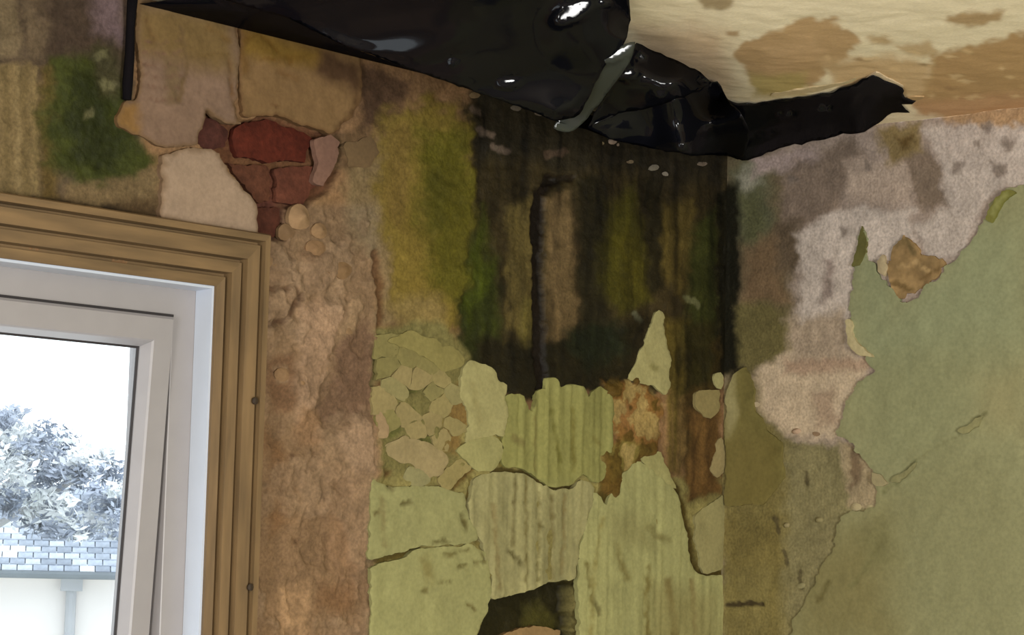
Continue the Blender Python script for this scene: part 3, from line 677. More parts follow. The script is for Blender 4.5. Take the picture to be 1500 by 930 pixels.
# --- paint flakes of the lower part
FL = [
 ([(675, 542), (690, 530), (708, 533), (722, 552), (737, 566), (733, 578), (738, 602), (735, 640), (722, 634), (700, 638), (680, 650), (686, 625), (682, 598), (671, 575)], PALE3, 0.010, 0),
 ([(738, 582), (760, 577), (766, 590), (773, 606), (781, 590), (784, 574), (796, 571), (800, 586), (799, 556), (811, 552), (816, 568), (832, 565), (850, 567), (860, 584), (864, 574), (878, 565), (889, 574), (896, 592), (893, 640), (890, 676), (880, 700), (868, 704), (852, 690), (842, 698), (836, 710), (808, 711), (790, 700), (766, 686), (740, 682), (734, 668), (738, 640)], (166, 163, 101), 0.009, 0.0016),
 ([(667, 661), (690, 645), (712, 638), (724, 642), (731, 656), (731, 673), (722, 684), (700, 690), (688, 680)], PALE, 0.009, 0),
 ([(694, 702), (720, 693), (738, 690), (765, 697), (790, 712), (808, 719), (835, 719), (850, 702), (868, 714), (862, 740), (847, 790), (843, 820), (839, 846), (800, 852), (770, 864), (735, 872), (716, 874), (718, 840), (712, 818), (704, 790), (690, 772), (685, 740)], (172, 165, 115), 0.008, 0.0016),
 ([(866, 722), (876, 730), (886, 746), (902, 706), (932, 676), (950, 686), (974, 708), (988, 722), (998, 760), (1004, 802), (1012, 838), (1030, 846), (1057, 842), (1058, 950), (848, 950), (846, 850), (850, 800), (864, 745)], (178, 175, 117), 0.009, 0.0008),
 ([(541, 702), (562, 716), (600, 714), (640, 716), (676, 722), (682, 760), (698, 788), (680, 794), (640, 797), (610, 799), (585, 807), (560, 813), (540, 818)], (168, 165, 111), 0.009, 0),
 ([(541, 834), (560, 824), (590, 818), (612, 807), (640, 803), (690, 799), (706, 814), (713, 845), (713, 880), (702, 905), (686, 950), (542, 950)], (172, 169, 113), 0.010, 0),
 ([(959, 455), (966, 457), (972, 500), (978, 540), (976, 564), (972, 580), (962, 574), (958, 564), (935, 560), (918, 552), (930, 530), (945, 495)], PALE3, 0.009, 0),
 ([(1018, 574), (1040, 570), (1052, 578), (1050, 600), (1040, 612), (1028, 608), (1018, 595)], (160, 145, 95), 0.008, 0),
 ([(1044, 548), (1052, 543), (1056, 558), (1053, 570), (1045, 566)], PALE3, 0.008, 0),
 ([(1047, 654), (1056, 642), (1058, 690), (1050, 702), (1041, 690)], (172, 155, 107), 0.008, 0),
 ([(1015, 757), (1030, 746), (1057, 724), (1057, 831), (1030, 837), (1019, 800)], (170, 161, 109), 0.009, 0),
 ([(938, 672), (962, 662), (972, 684), (986, 714), (968, 700), (950, 686)], PALE, 0.008, 0),
 ([(566, 652), (590, 640), (622, 648), (652, 668), (646, 690), (628, 700), (604, 680), (566, 668)], (172, 154, 110), 0.007, 0),
 ([(640, 704), (654, 688), (676, 674), (688, 684), (672, 702), (652, 716)], (168, 153, 99), 0.006, 0),
 ([(590, 700), (600, 684), (622, 690), (628, 704), (612, 714)], (160, 153, 107), 0.006, 0),
 ([(556, 640), (548, 600), (560, 612), (566, 640)], (176, 149, 111), 0.005, 0),
 ([(566, 500), (600, 486), (640, 500), (672, 520), (674, 536), (650, 544), (620, 520), (590, 508)], (158, 147, 89), 0.006, 0),
 ([(748, 935), (780, 924), (810, 919), (838, 926), (838, 960), (746, 960)], (166, 135, 91), 0.012, 0),
]
DC = (84, 74, 34)
MARKS = {
 1: [([(748, 640), (764, 650)], (126, 112, 66), 6, .001), ([(806, 600), (812, 640), (818, 690)], (112, 108, 48), 5, .001), ([(838, 600), (836, 690)], (130, 122, 60), 5, .001), ([(780, 610), (782, 690)], (150, 140, 82), 4, .001), ([(866, 640), (876, 650)], (128, 118, 60), 4, .001)],
 0: [([(690, 560), (700, 620)], (168, 158, 104), 6, .0005)],
 3: [([(744, 808), (752, 816), (764, 828)], (78, 68, 30), 5, .003), ([(752, 700), (750, 800)], (118, 106, 64), 4, .001), ([(768, 700), (768, 850)], (126, 114, 66), 4, .001), ([(788, 720), (786, 850)], (122, 112, 66), 3, .001), ([(806, 725), (806, 850)], (120, 108, 64), 4, .001), ([(824, 725), (822, 840)], (136, 122, 76), 4, .001), ([(720, 740), (728, 860)], (146, 130, 84), 5, .001), ([(786, 766), (790, 774)], DC, 4, .001)],
 4: [([(866, 872), (870, 884), (876, 898)], (88, 76, 34), 5, .003), ([(858, 826), (862, 860)], (126, 114, 60), 5, .001), ([(948, 772), (962, 786), (978, 792)], (126, 116, 66), 7, .001), ([(900, 800), (916, 846)], (140, 130, 76), 9, .001), ([(948, 830), (944, 870), (946, 930)], (130, 118, 64), 6, .001), ([(976, 850), (986, 930)], (136, 122, 72), 8, .001), ([(880, 760), (868, 830), (862, 940)], (160, 150, 90), 5, .0005), ([(1012, 850), (1014, 940)], (148, 134, 84), 6, .001)],
 5: [([(588, 738), (596, 734)], DC, 5, .002), ([(546, 752), (552, 748)], (110, 96, 56), 4, .001), ([(632, 794), (648, 790), (654, 794)], (90, 80, 38), 4, .002), ([(556, 730), (560, 800)], (150, 140, 92), 6, .0005), ([(676, 752), (678, 776)], DC, 5, .002), ([(556, 700), (572, 716)], (90, 70, 40), 6, .003)],
 6: [([(650, 812), (664, 810)], (104, 94, 48), 5, .002), ([(668, 828), (678, 826)], (104, 94, 48), 4, .002), ([(638, 852), (656, 853)], (112, 102, 56), 5, .002), ([(614, 868), (622, 864)], (112, 102, 56), 4, .002), ([(682, 884), (694, 892)], (112, 100, 54), 4, .002), ([(692, 792), (700, 806), (708, 820)], (96, 84, 42), 4, .003), ([(694, 824), (706, 820)], (110, 98, 52), 3, .002), ([(672, 806), (684, 806)], (110, 98, 52), 4, .002), ([(620, 820), (626, 850)], (146, 136, 82), 12, .0005)],
 7: [([(950, 536), (958, 540)], (140, 132, 74), 6, .001)],
}
for i, (poly, c, t, rg) in enumerate(FL):
    slab('paint_flake', poly, PL, t * 0.45, c, M_FLAKE, W, seed=200 + i, ridges=rg, edge=None, relief=0.0014, jit=2.4, grow=2.0, marks=MARKS.get(i, ()), cell=0.0034 if i in MARKS else 0.007, lift=0.66, off=-0.026 if i == 18 else 0.0, mott=0.07,
         tint=[([(700, 560), (900, 560), (900, 720), (700, 720)], (146, 142, 72), 30, 0.35)] if i == 1 else ([([(890, 760), (930, 750), (960, 800), (900, 800)], (140, 132, 84), 16, 0.5), ([(960, 860), (1050, 870), (1050, 950), (950, 950)], (146, 132, 80), 24, 0.5)] if i == 4 else None))
# crackled little flakes between the algae and the sound paint
rs = random.Random(11)
spots = []
for k in range(600):
    x0, y0 = rs.uniform(562, 676), rs.uniform(508, 655)
    if x0 > 650 and y0 > 560 and rs.random() < 0.5: continue
    if all((x0 - a) ** 2 / 1.6 + (y0 - b) ** 2 > 19 ** 2 for a, b in spots): spots.append((x0, y0))
def cell_poly(i, pts, gap, R=26):
    x0, y0 = pts[i]; poly = [(x0 - R, y0 - R), (x0 + R, y0 - R), (x0 + R, y0 + R), (x0 - R, y0 + R)]
    for j, (a, b) in enumerate(pts):
        if j == i or (a - x0) ** 2 + (b - y0) ** 2 > 4 * R * R: continue
        nx, ny = a - x0, b - y0; L_ = math.hypot(nx, ny); nx /= L_; ny /= L_; lim = L_ / 2 - gap
        out = []
        for k in range(len(poly)):
            p0, p1 = poly[k], poly[(k + 1) % len(poly)]
            d0 = (p0[0] - x0) * nx + (p0[1] - y0) * ny - lim; d1 = (p1[0] - x0) * nx + (p1[1] - y0) * ny - lim
            if d0 <= 0: out.append(p0)
            if d0 * d1 < 0: t = d0 / (d0 - d1); out.append((p0[0] + (p1[0] - p0[0]) * t, p0[1] + (p1[1] - p0[1]) * t))
        poly = out
        if len(poly) < 3: return None
    return poly
REG = [(556, 506), (600, 500), (640, 522), (668, 548), (674, 600), (666, 650), (640, 664), (600, 640), (562, 640)]
for i, (x0, y0) in enumerate(spots):
    if sdf(REG, np.array([x0]), np.array([y0]))[0] < 2 or rs.random() < 0.06: continue
    q = cell_poly(i, spots, rs.uniform(-0.6, 0.6), 20)
    if q is None: continue
    c = rs.choice([(160, 146, 96), (154, 144, 92), (164, 148, 100), (148, 138, 86), (156, 146, 98)])
    slab('paint_chip', q, PL, rs.uniform(0.0004, 0.0016), c, M_FLAKE, W, seed=300 + i, step=5, jit=2.4, soft=0.1, lift=0.7, cell=0.008, curl=rs.uniform(0, 0.002), relief=0.001, dome=0.001)
# crumbs at the torn top edge
for i, (x0, y0, r, c) in enumerate(((896, 207, 8, (168, 148, 130)), (908, 213, 6, (150, 132, 112)), (880, 210, 6, (120, 106, 76)), (924, 237, 5, (120, 104, 80)), (958, 246, 9, (128, 120, 104)), (974, 255, 6, (150, 140, 124)), (1002, 216, 8, (160, 136, 130)), (1034, 222, 9, (176, 156, 140)), (1028, 240, 7, (120, 106, 90)),
                                    (694, 140, 9, (130, 108, 78)), (756, 158, 10, (118, 108, 94)), (790, 166, 7, (124, 112, 96)), (724, 216, 7, (96, 84, 70)))):
    lump((x0, y0), r, 0.007, c, 400 + i, name='plaster_crumb', sq=0.6)
# --- right wall
R_ = wall_right
GREEN = (150, 149, 110)
slab('paint_sheet', [(1252, 400), (1258, 360), (1266, 332), (1273, 350), (1276, 384), (1290, 404), (1308, 424), (1322, 444), (1350, 430), (1388, 396), (1412, 372), (1436, 336), (1452, 300), (1476, 280), (1510, 268), (1560, 262), (1600, 300), (1600, 960), (1150, 960), (1168, 900), (1200, 842), (1222, 800), (1236, 752), (1262, 748), (1284, 740), (1288, 712), (1274, 682), (1252, 654), (1228, 636), (1240, 600), (1256, 566), (1282, 544), (1272, 526), (1250, 508), (1246, 460)],
     PR, 0.0016, GREEN, M_FLAKE, R_, off=0.0016, seed=20, cell=0.0045, curl=0.0012, relief=0.0010, jit=4.5, mott=0.07,
     tint=[([(1240, 330), (1500, 330), (1500, 500), (1250, 540)], (148, 154, 118), 50, 0.7), ([(1150, 800), (1300, 740), (1330, 960), (1150, 960)], (134, 126, 84), 60, 0.95), ([(1250, 550), (1420, 500), (1400, 700), (1290, 690)], (144, 146, 108), 40, 0.6), ([(1300, 380), (1420, 380), (1300, 480)], (150, 150, 112), 20, .6), ([(1330, 680), (1420, 640), (1520, 760), (1500, 960), (1340, 960), (1300, 780)], (140, 138, 100), 50, 0.7), ([(1260, 780), (1300, 760), (1310, 820), (1270, 830)], (126, 122, 82), 22, 0.8), ([(1440, 560), (1500, 540), (1500, 640), (1440, 620)], (158, 150, 108), 30, 0.6)], marks=[([(1296, 722), (1318, 704), (1346, 674)], (104, 104, 66), 4, .001), ([(1352, 668), (1400, 640)], (132, 130, 92), 4, .0006), ([(1406, 634), (1424, 626), (1444, 606)], (110, 108, 70), 4, .001), ([(1330, 500), (1336, 560)], (140, 142, 106), 6, .0005), ([(1250, 860), (1290, 800)], (122, 118, 78), 5, .0006), ([(1200, 880), (1216, 850)], (96, 88, 52), 5, .001)])
slab('paint_sheet', [(1064, 640), (1066, 572), (1078, 548), (1094, 536), (1102, 556), (1108, 600), (1128, 632), (1146, 650), (1150, 700), (1120, 740), (1064, 740)], PR, 0.0025, (112, 103, 58), M_FLAKE, R_, lift=1.1, seed=21, curl=0.003, relief=0.0012, jit=2.0,
     tint=[([(1060, 530), (1084, 530), (1074, 640), (1060, 640)], (150, 142, 100), 6, 0.8), ([(1062, 640), (1140, 640), (1150, 960), (1062, 960)], (112, 101, 56), 24, 0.9)])
slab('plaster_flake', [(1300, 400), (1312, 360), (1326, 344), (1340, 352), (1352, 376), (1388, 384), (1376, 404), (1344, 428), (1322, 440), (1308, 428)], PR, 0.003, (158, 130, 88), M_FLAKE, R_, seed=22, relief=0.003, mott=0.35, curl=0.003, jit=4, cell=0.004, marks=[([(1316, 360), (1330, 352), (1340, 372)], (92, 82, 52), 7, .001), ([(1320, 392), (1346, 384), (1366, 400)], (190, 160, 112), 5, 0), ([(1310, 414), (1336, 424)], (98, 78, 44), 5, .001), ([(1350, 410), (1376, 394)], (104, 80, 46), 4, .001)])
slab('plaster_flake', [(1288, 384), (1298, 372), (1306, 392), (1300, 408), (1290, 402)], PR, 0.008, (190, 172, 136), M_FLAKE, R_, seed=23)
slab('paint_curl', [(1452, 306), (1462, 290), (1486, 276), (1496, 282), (1476, 296), (1464, 318), (1456, 330), (1448, 322)], PR, 0.005, (146, 146, 88), M_FLAKE, R_, seed=24, curl=0.006, edge=(120, 118, 56))
slab('paint_curl', [(1242, 470), (1250, 468), (1254, 500), (1276, 516), (1284, 524), (1262, 522), (1246, 508)], PR, 0.009, (190, 176, 134), M_FLAKE, R_, seed=25, curl=0.004)
slab('paint_curl', [(1250, 392), (1258, 360), (1266, 330), (1272, 346), (1272, 372), (1262, 390)], PR, 0.003, (104, 100, 56), M_FLAKE, R_, seed=26, curl=0.004)
slab('paint_curl', [(1280, 690), (1296, 698), (1306, 706), (1298, 716), (1284, 712)], PR, 0.007, (168, 156, 118), M_FLAKE, R_, seed=27, curl=0.003)
slab('paint_curl', [(1306, 704), (1330, 690), (1346, 676), (1340, 690), (1318, 708)], PR, 0.006, (140, 136, 96), M_FLAKE, R_, seed=28, curl=0.003)
slab('paint_curl', [(1404, 630), (1424, 622), (1444, 606), (1438, 622), (1418, 636)], PR, 0.006, (146, 142, 100), M_FLAKE, R_, seed=29, curl=0.003)
for i, (x0, y0, r, c) in enumerate(((1254, 742, 10, (172, 158, 122)), (1276, 744, 8, (180, 166, 128)), (1200, 762, 7, (146, 136, 96)), (1152, 770, 6, (150, 138, 100)), (1174, 858, 7, (150, 142, 104)), (1312, 404, 8, (182, 160, 122)), (1340, 410, 7, (186, 158, 120)), (1108, 592, 6, (190, 172, 140)), (1166, 632, 7, (186, 158, 132)), (1196, 636, 6, (150, 124, 98)))):
    lump((x0, y0), r, 0.006, c, 500 + i, R_, PR, 'paint_chip', 0.7)

# ------------------------------------------------------------------ black plastic sheet under the ceiling corner
def film_mat(name, c, gloss, rough):
    m, nt, b = new_mat(name)
    nt.nodes.remove(b)
    df = nd(nt, 'ShaderNodeBsdfDiffuse'); df.inputs['Color'].default_value = (*c, 1)
    g = nd(nt, 'ShaderNodeBsdfGlossy'); g.inputs['Roughness'].default_value = rough
    mx = nd(nt, 'ShaderNodeMixShader'); mx.inputs[0].default_value = gloss
    tc = nd(nt, 'ShaderNodeTexCoord'); n1 = nd(nt, 'ShaderNodeTexNoise', Scale=30.0, Detail=2.0); nt.links.new(tc.outputs['Object'], n1.inputs['Vector'])
    bp = nd(nt, 'ShaderNodeBump', Strength=0.15, Distance=0.003); nt.links.new(n1.outputs['Fac'], bp.inputs['Height']); nt.links.new(bp.outputs['Normal'], g.inputs['Normal'])
    nt.links.new(df.outputs[0], mx.inputs[1]); nt.links.new(g.outputs[0], mx.inputs[2])
    nt.links.new(mx.outputs[0], [q for q in nt.nodes if q.type == 'OUTPUT_MATERIAL'][0].inputs[0])
    return m
pm = film_mat('black_polythene', (0.004, 0.0042, 0.006), 0.035, 0.12)
lit_pm = film_mat('lit_polythene', (0.03, 0.034, 0.029), 0.06, 0.22)  # greyer copy of the film: light caught by the fold, put into its colour
def tps(ctrl):
    P = np.array([(c[0] / 100, c[1] / 100) for c in ctrl]); v = np.array([c[2] for c in ctrl]); n = len(P)
    def U(r2): return np.where(r2 > 1e-12, r2 * np.log(r2 + 1e-12), 0)
    K = U(((P[:, None] - P[None]) ** 2).sum(-1)) + 1e-3 * np.eye(n)
    A = np.zeros((n + 3, n + 3)); A[:n, :n] = K; A[:n, n] = 1; A[:n, n + 1:] = P; A[n, :n] = 1; A[n + 1:, :n] = P.T
    s = np.linalg.solve(A, np.concatenate([v, np.zeros(3)]))
    def ev(x, y):
        Q = np.stack([x / 100, y / 100], 1)
        return U(((Q[:, None] - P[None]) ** 2).sum(-1)) @ s[:n] + s[n] + Q @ s[n + 1:]
    return ev
def t_shell(x, y):
    d = ray(x, y)
    return min([(lim - CAM[k]) / d[k] for k, lim in ((2, H), (1, 0.0), (0, 0.0)) if d[k] > 1e-6])
def hung(t, hang): return t if t < hang[0] else hang[0] + hang[1] * (t - hang[0])
LR, LS = (-1.9, -3.46, 1.55), (-3.82, -1.6, 1.55)      # the rear and the side window
HM, HG = (2.33, 0.35), (2.50, 0.30)                    # the bag drops steeply instead of following ceiling and wall
def film(name, outline, inner, parent, mat=pm, cell=4.5, wr=0.003, wdir=(1, 0), seed=0, jit=1.5, bumps=(), lo=0.004, wl=(190, 26), hang=None, facets=()):
    """a stretch of plastic film hanging in front of the ceiling and walls; third number = how far it hangs in front of them (m)"""
    ctrl = [(q[0], q[1], t_shell(q[0], q[1]) - q[2]) for q in list(outline) + list(inner)]
    if hang: ctrl = [(x, y, hung(t, hang)) if sp > 0.055 else (x, y, t) for (x, y, t), sp in zip(ctrl, [q[2] for q in list(outline) + list(inner)])]
    ev = tps(ctrl)
    px = densify([(q[0], q[1]) for q in outline], 8, jit, seed)
    l, h = px.min(0), px.max(0)
    g = np.stack(np.meshgrid(np.arange(l[0], h[0], cell), np.arange(l[1], h[1], cell)), -1).reshape(-1, 2)
    g = g + np.random.RandomState(seed).uniform(-.25, .25, g.shape) * cell
    g = g[sdf([tuple(q) for q in px], g[:, 0], g[:, 1]) > cell * 0.4]
    nb = len(px)
    r = delaunay_2d_cdt([Vector(q) for q in np.concatenate([px, g])], [], [list(range(nb))], 1, 1e-7)
    V2 = np.array([tuple(q) for q in r[0]]); F = [tuple(q) for q in r[2]]
    d = np.abs(sdf([tuple(q) for q in px], V2[:, 0], V2[:, 1]))
    c, s = wdir; n_ = math.hypot(c, s); c, s = c / n_, s / n_
    al = V2[:, 0] * c + V2[:, 1] * s; ac = -V2[:, 0] * s + V2[:, 1] * c
    ridg = fbm(al, ac, wl[0], wl[1], seed=seed + 5, octv=2)
    t = ev(V2[:, 0], V2[:, 1]) - wr * ridg * smooth(0, 18, d)
    for (bx, by, br, ba) in bumps:
        q = ((V2[:, 0] - bx) ** 2 + (V2[:, 1] - by) ** 2) / br ** 2
        t = t - ba * np.clip(1 - q, 0, 1) ** 1.5
    for (fx, fy, rx, ry, an, lamp, bow) in facets:     # flat creases in the film, shaped to glint window light at the camera
        k = int(np.argmin((V2[:, 0] - fx) ** 2 + (V2[:, 1] - fy) ** 2)); P0 = CAM + ray(fx, fy) * (t[k] - 0.004)
        n0 = (np.array(lamp) - P0); n0 /= np.linalg.norm(n0); v0 = CAM - P0; v0 /= np.linalg.norm(v0)
        n0 = n0 + v0; n0 /= np.linalg.norm(n0)
        ca, sa = math.cos(math.radians(an)), math.sin(math.radians(an))
        u = ((V2[:, 0] - fx) * ca + (V2[:, 1] - fy) * sa) / rx; w_ = (-(V2[:, 0] - fx) * sa + (V2[:, 1] - fy) * ca) / ry
        e = np.sqrt(u * u + w_ * w_); i = np.where(e < 1.6)[0]
        for q in i:
            dr = ray(V2[q, 0], V2[q, 1]); tp = float((P0 - CAM) @ n0 / (dr @ n0)) + bow * e[q] ** 2
            m_ = float(1 - smooth(1.0, 1.6, e[q])); t[q] = t[q] * (1 - m_) + tp * m_
    V = [CAM + ray(x, y) * min(tt, t_shell(x, y) - lo) for (x, y), tt in zip(V2, t)]
    o = link(name, mesh(V, [tuple(reversed(q)) for q in F]), mat, parent, smooth_=True)
    sd = o.modifiers.new('thickness', 'SOLIDIFY'); sd.thickness = 0.0008; sd.offset = 0
    return o
sheet = tag(empty('plastic_sheet', shell(800, 60, 0.004)), 'crumpled glossy black plastic sheet covering the hole in the ceiling corner', 'plastic sheet')
def keep(o): o.matrix_parent_inverse = Matrix.Translation(-Vector(sheet.location)); return o
keep(film('main_panel', [(320, -120, .004), (308, -14, .04), (330, 0, .06), (420, 25, .12), (500, 65, .18), (600, 100, .24), (690, 132, .27), (760, 156, .27), (815, 178, .26), (850, 168, .26), (888, 92, .21), (914, 66, .12), (919, 54, .07), (923, 30, .05), (922, -10, .04), (926, -90, .006), (700, -140, .004), (400, -170, .004)],
          [(480, 0, .13), (600, 50, .21), (640, -30, .12), (720, 70, .24), (800, 100, .24), (845, 40, .17), (885, 20, .12), (840, 125, .24), (700, -60, .10), (850, -40, .06)], sheet, wr=0.012, wdir=(1, -.25), seed=3, wl=(260, 60), hang=HM,
          bumps=[(850, 40, 70, .03)], facets=[(840, 17, 27, 12, -28, LR, .0006), (882, 3, 9, 5, 10, LR, .0003), (746, 120, 15, 7, -10, LR, .0006), (664, 90, 6, 4, -20, LR, .0004)]))
keep(film('folded_band', [(880, 85, .23), (904, 70, .20), (932, 58, .14), (926, 86, .22), (906, 114, .25), (882, 146, .25), (862, 172, .24), (840, 194, .20), (808, 190, .21), (826, 154, .24), (852, 118, .25)], [(880, 112, .265), (850, 148, .26)], sheet, mat=lit_pm, wr=0.001, wdir=(-1, 1), seed=4, facets=[(906, 76, 22, 9, -28, LR, .0004)], hang=(2.36, .35)))
keep(film('gusset_panel', [(930, 60, .10), (950, 72, .05), (985, 86, .03), (1026, 106, .02), (1044, 122, .04), (1000, 142, .13), (960, 156, .16), (900, 168, .20), (858, 190, .21), (880, 150, .23), (906, 112, .23), (922, 86, .19)], [(960, 110, .16), (1000, 112, .09), (930, 130, .21)], sheet, wr=0.004, wdir=(1, .2), seed=5, wl=(120, 40), hang=HG,
          bumps=[(968, 144, 22, .010)], facets=[(940, 84, 8, 7, -30, LR, .0003), (921, 108, 13, 7, -12, LR, .0003), (968, 138, 7, 4, 0, LR, .002), (1032, 115, 9, 5, -25, LR, .0006)]))
keep(film('lower_panel', [(858, 188, .19), (900, 166, .19), (960, 154, .15), (1000, 140, .12), (1042, 120, .03), (1052, 117, .03), (1062, 144, .05), (1078, 156, .06), (1100, 190, .07), (1090, 236, .03), (1060, 226, .05), (1020, 228, .08), (960, 218, .11), (900, 206, .15)], [(960, 186, .16), (1020, 180, .12), (1056, 180, .09)], sheet, wr=0.006, wdir=(1, -.3), seed=6, wl=(150, 40), hang=HG))
keep(film('torn_tail', [(1056, 142, .03), (1080, 152, .02), (1110, 152, .012), (1170, 142, .012), (1230, 132, .012), (1262, 116, .010), (1282, 108, .012), (1304, 122, .012), (1330, 130, .012), (1318, 138, .014), (1344, 150, .008), (1318, 154, .012), (1336, 164, .008), (1306, 164, .012), (1280, 184, .010), (1256, 196, .010), (1234, 194, .010), (1190, 206, .012), (1140, 218, .014), (1096, 236, .02), (1080, 230, .03), (1050, 224, .05)],
          [(1100, 190, .07), (1180, 176, .055), (1250, 156, .045), (1290, 140, .035)], sheet, wr=0.012, wdir=(1, -.28), seed=7, jit=2.5, wl=(160, 22), facets=[(1205, 158, 12, 3, -12, LR, .002), (1148, 168, 14, 3, -8, LR, .002), (1120, 196, 10, 3, -14, LR, .003)]))
# the sheet's return from its hanging edge back to the wall head
ed = [(308, -14, .04), (330, 0, .06), (420, 25, .12), (500, 65, .18), (600, 100, .24), (690, 132, .27), (760, 156, .27), (815, 178, .26), (860, 190, .22), (900, 206, .15), (960, 218, .11), (1020, 228, .08), (1060, 226, .05)]
v, f = [], []
for (x, y, q) in ed:
    P_ = CAM + ray(x, y) * (hung(t_shell(x, y) - q, HM if x < 850 else HG) if q > 0.055 else t_shell(x, y) - q)
    Q_ = P_ + np.array([0.0, -P_[1] - 0.006, 0.0]); Q_[0] = min(Q_[0], -0.006); Q_[2] = H - 0.008
    for k in range(5): w_ = k / 4; m_ = P_ * (1 - w_) + Q_ * w_; m_[2] += 0.02 * math.sin(math.pi * w_) * (H - 0.008 - P_[2]) * 3; m_[2] = min(m_[2], H - 0.006); v.append(m_)
for i in range(len(ed) - 1):
    for k in range(4): a_ = i * 5 + k; f.append((a_, a_ + 1, a_ + 6, a_ + 5))
keep(link('back_panel', mesh(v, f), pm, sheet, smooth_=True))
# --- pale torn rim of the ceiling paint along the film
for i, (poly, c) in enumerate((([(1256, 122), (1278, 106), (1284, 104), (1326, 126), (1320, 128), (1284, 110), (1262, 124)], (226, 206, 172)), ([(1128, 136), (1180, 128), (1240, 118), (1256, 112), (1250, 118), (1190, 134), (1130, 140)], (214, 194, 152)), ([(1310, 148), (1334, 140), (1356, 140), (1336, 150)], (196, 164, 118)))):
    slab('torn_paint', poly, PC, 0.002, c, M_FLAKE, ceiling, seed=600 + i, jit=0.6, cell=0.02)

# ------------------------------------------------------------------ black cable on the left
cm = flat_mat('black_cable', (14, 11, 14), 0.9, 0.1, 60, spec=0.1)
path = [shell(x, y, 0.008) for x, y in ((195, -14), (194, 0), (191, 40), (190, 80), (187, 120), (186, 146))]
v, f = [], []; NS = 8
for k, p_ in enumerate(path):
    rr_ = 0.0054 + 0.0006 * math.sin(k * 2.1)
    for q in range(NS):
        a = 2 * math.pi * q / NS; v.append((p_[0] + rr_ * math.cos(a), p_[1] + rr_ * math.sin(a), p_[2]))
for k in range(len(path) - 1):
    for q in range(NS): a, b_ = k * NS + q, k * NS + (q + 1) % NS; f.append((a, b_, b_ + NS, a + NS))
f.append(tuple(range(NS))); f.append(tuple(range((len(path) - 1) * NS, len(path) * NS)))
tag(link('cable', mesh(v, f), cm, smooth_=True), 'short black cable hanging from the ceiling above the window', 'cable')

# ------------------------------------------------------------------ outside: neighbour's roof and a frosted tree
def far(x, y, dist): return CAM + ray(x, y) * dist
D = 25.0
a_ = far(-260, 832, D); b_ = far(330, 842, D)           # along the eaves
ex = Vector((b_[0] - a_[0], b_[1] - a_[1], 0)).normalized(); ey = Vector((-ex.y, ex.x, 0))
if ey.dot(Vector((FW[0], FW[1], 0))) < 0: ey = -ey
O = Vector(a_); zg = O.z
house = tag(empty('neighbour_house', (O.x, O.y, -2.8)), 'pale house across the way with a grey slate roof, seen through the window', 'house')
def hmesh(name, pts, faces, mat, parent=house):
    v = [O + ex * p[0] + ey * p[1] + Vector((0, 0, p[2])) - Vector(house.location) for p in pts]
    me = mesh(v, faces); return link(name, me, mat, parent)
def hbox(x0, x1, y0, y1, z0, z1):
    v, f = [], []; box(v, f, x0, x1, y0, y1, z0, z1); return v, f
M_REND = flat_mat('pale_render', (238, 232, 230), 0.9, 0.03, 2)
M_GUT = flat_mat('grey_gutter', (128, 136, 146), 0.5, 0.05, 4)
M_PIPE = flat_mat('grey_downpipe', (176, 178, 184), 0.5, 0.05, 4)
LEN = (Vector(b_) - Vector(a_)).length
hmesh('wall', *hbox(-4, LEN + 2, 0.25, 6, -4.4, -0.02), M_REND)
hmesh('soffit', *hbox(-4, LEN + 2, 0.0, 0.3, -0.06, 0.0), M_REND)
# half-round gutter
gv, gf = [], []
for k in range(9):
    t_ = math.pi + math.pi * k / 8
    for xx in (-4, LEN + 2): gv.append((xx, -0.09 + 0.085 * math.cos(t_), 0.02 + 0.085 * math.sin(t_)))
for k in range(8): gf.append((2 * k, 2 * k + 1, 2 * k + 3, 2 * k + 2))
hmesh('gutter', gv, gf, M_GUT)
pp = Vector(far(104, 880, D)) - O; pxx = pp.dot(ex)
pv, pf = [], []
for k in range(10):
    t_ = 2 * math.pi * k / 10
    for zz in (-4.2, -0.04): pv.append((pxx + 0.06 * math.cos(t_), 0.17 + 0.06 * math.sin(t_), zz))
for k in range(10): a, b3 = 2 * k, 2 * ((k + 1) % 10); pf.append((a, b3, b3 + 1, a + 1))
hmesh('downpipe', pv, pf, M_PIPE)
hmesh('pipe_hopper', *hbox(pxx - 0.12, pxx + 0.12, 0.05, 0.28, -0.2, -0.03), M_PIPE)
SL = math.radians(34); cs, sn = math.cos(SL), math.sin(SL)
M_UNDER = flat_mat('roof_felt', (130, 138, 150), 0.9, 0.1, 4)
RL = 1.75                                             # slope length
hmesh('roof_deck', [(-4, -0.06, 0.0), (LEN + 2, -0.06, 0.0), (LEN + 2, -0.06 + RL * cs, RL * sn), (-4, -0.06 + RL * cs, RL * sn)], [(0, 1, 2, 3)], M_UNDER)
slates = []
for k, c in enumerate(((150, 160, 176), (166, 176, 192), (186, 194, 206), (220, 224, 232), (136, 146, 162))):
    slates.append(flat_mat('slate_%s' % 'abcde'[k], c, 0.6, 0.25, 9))
sw, sh_ = 0.17, 0.12
rs = random.Random(3)
base = {}
r0 = 0
x_min = (Vector(far(-30, 780, D)) - O).dot(ex); x_max = (Vector(far(235, 780, D)) - O).dot(ex)
sv, sf = hbox(-sw / 2 + 0.006, sw / 2 - 0.006, 0, sh_ + 0.03, 0.0, 0.014)
rot = Matrix((ex, ey, Vector((0, 0, 1)))).transposed().to_4x4() @ Matrix.Rotation(SL, 4, 'X')
proto = [mesh(sv, sf) for _ in slates]
for m_, s_ in zip(proto, slates): m_.materials.append(s_)
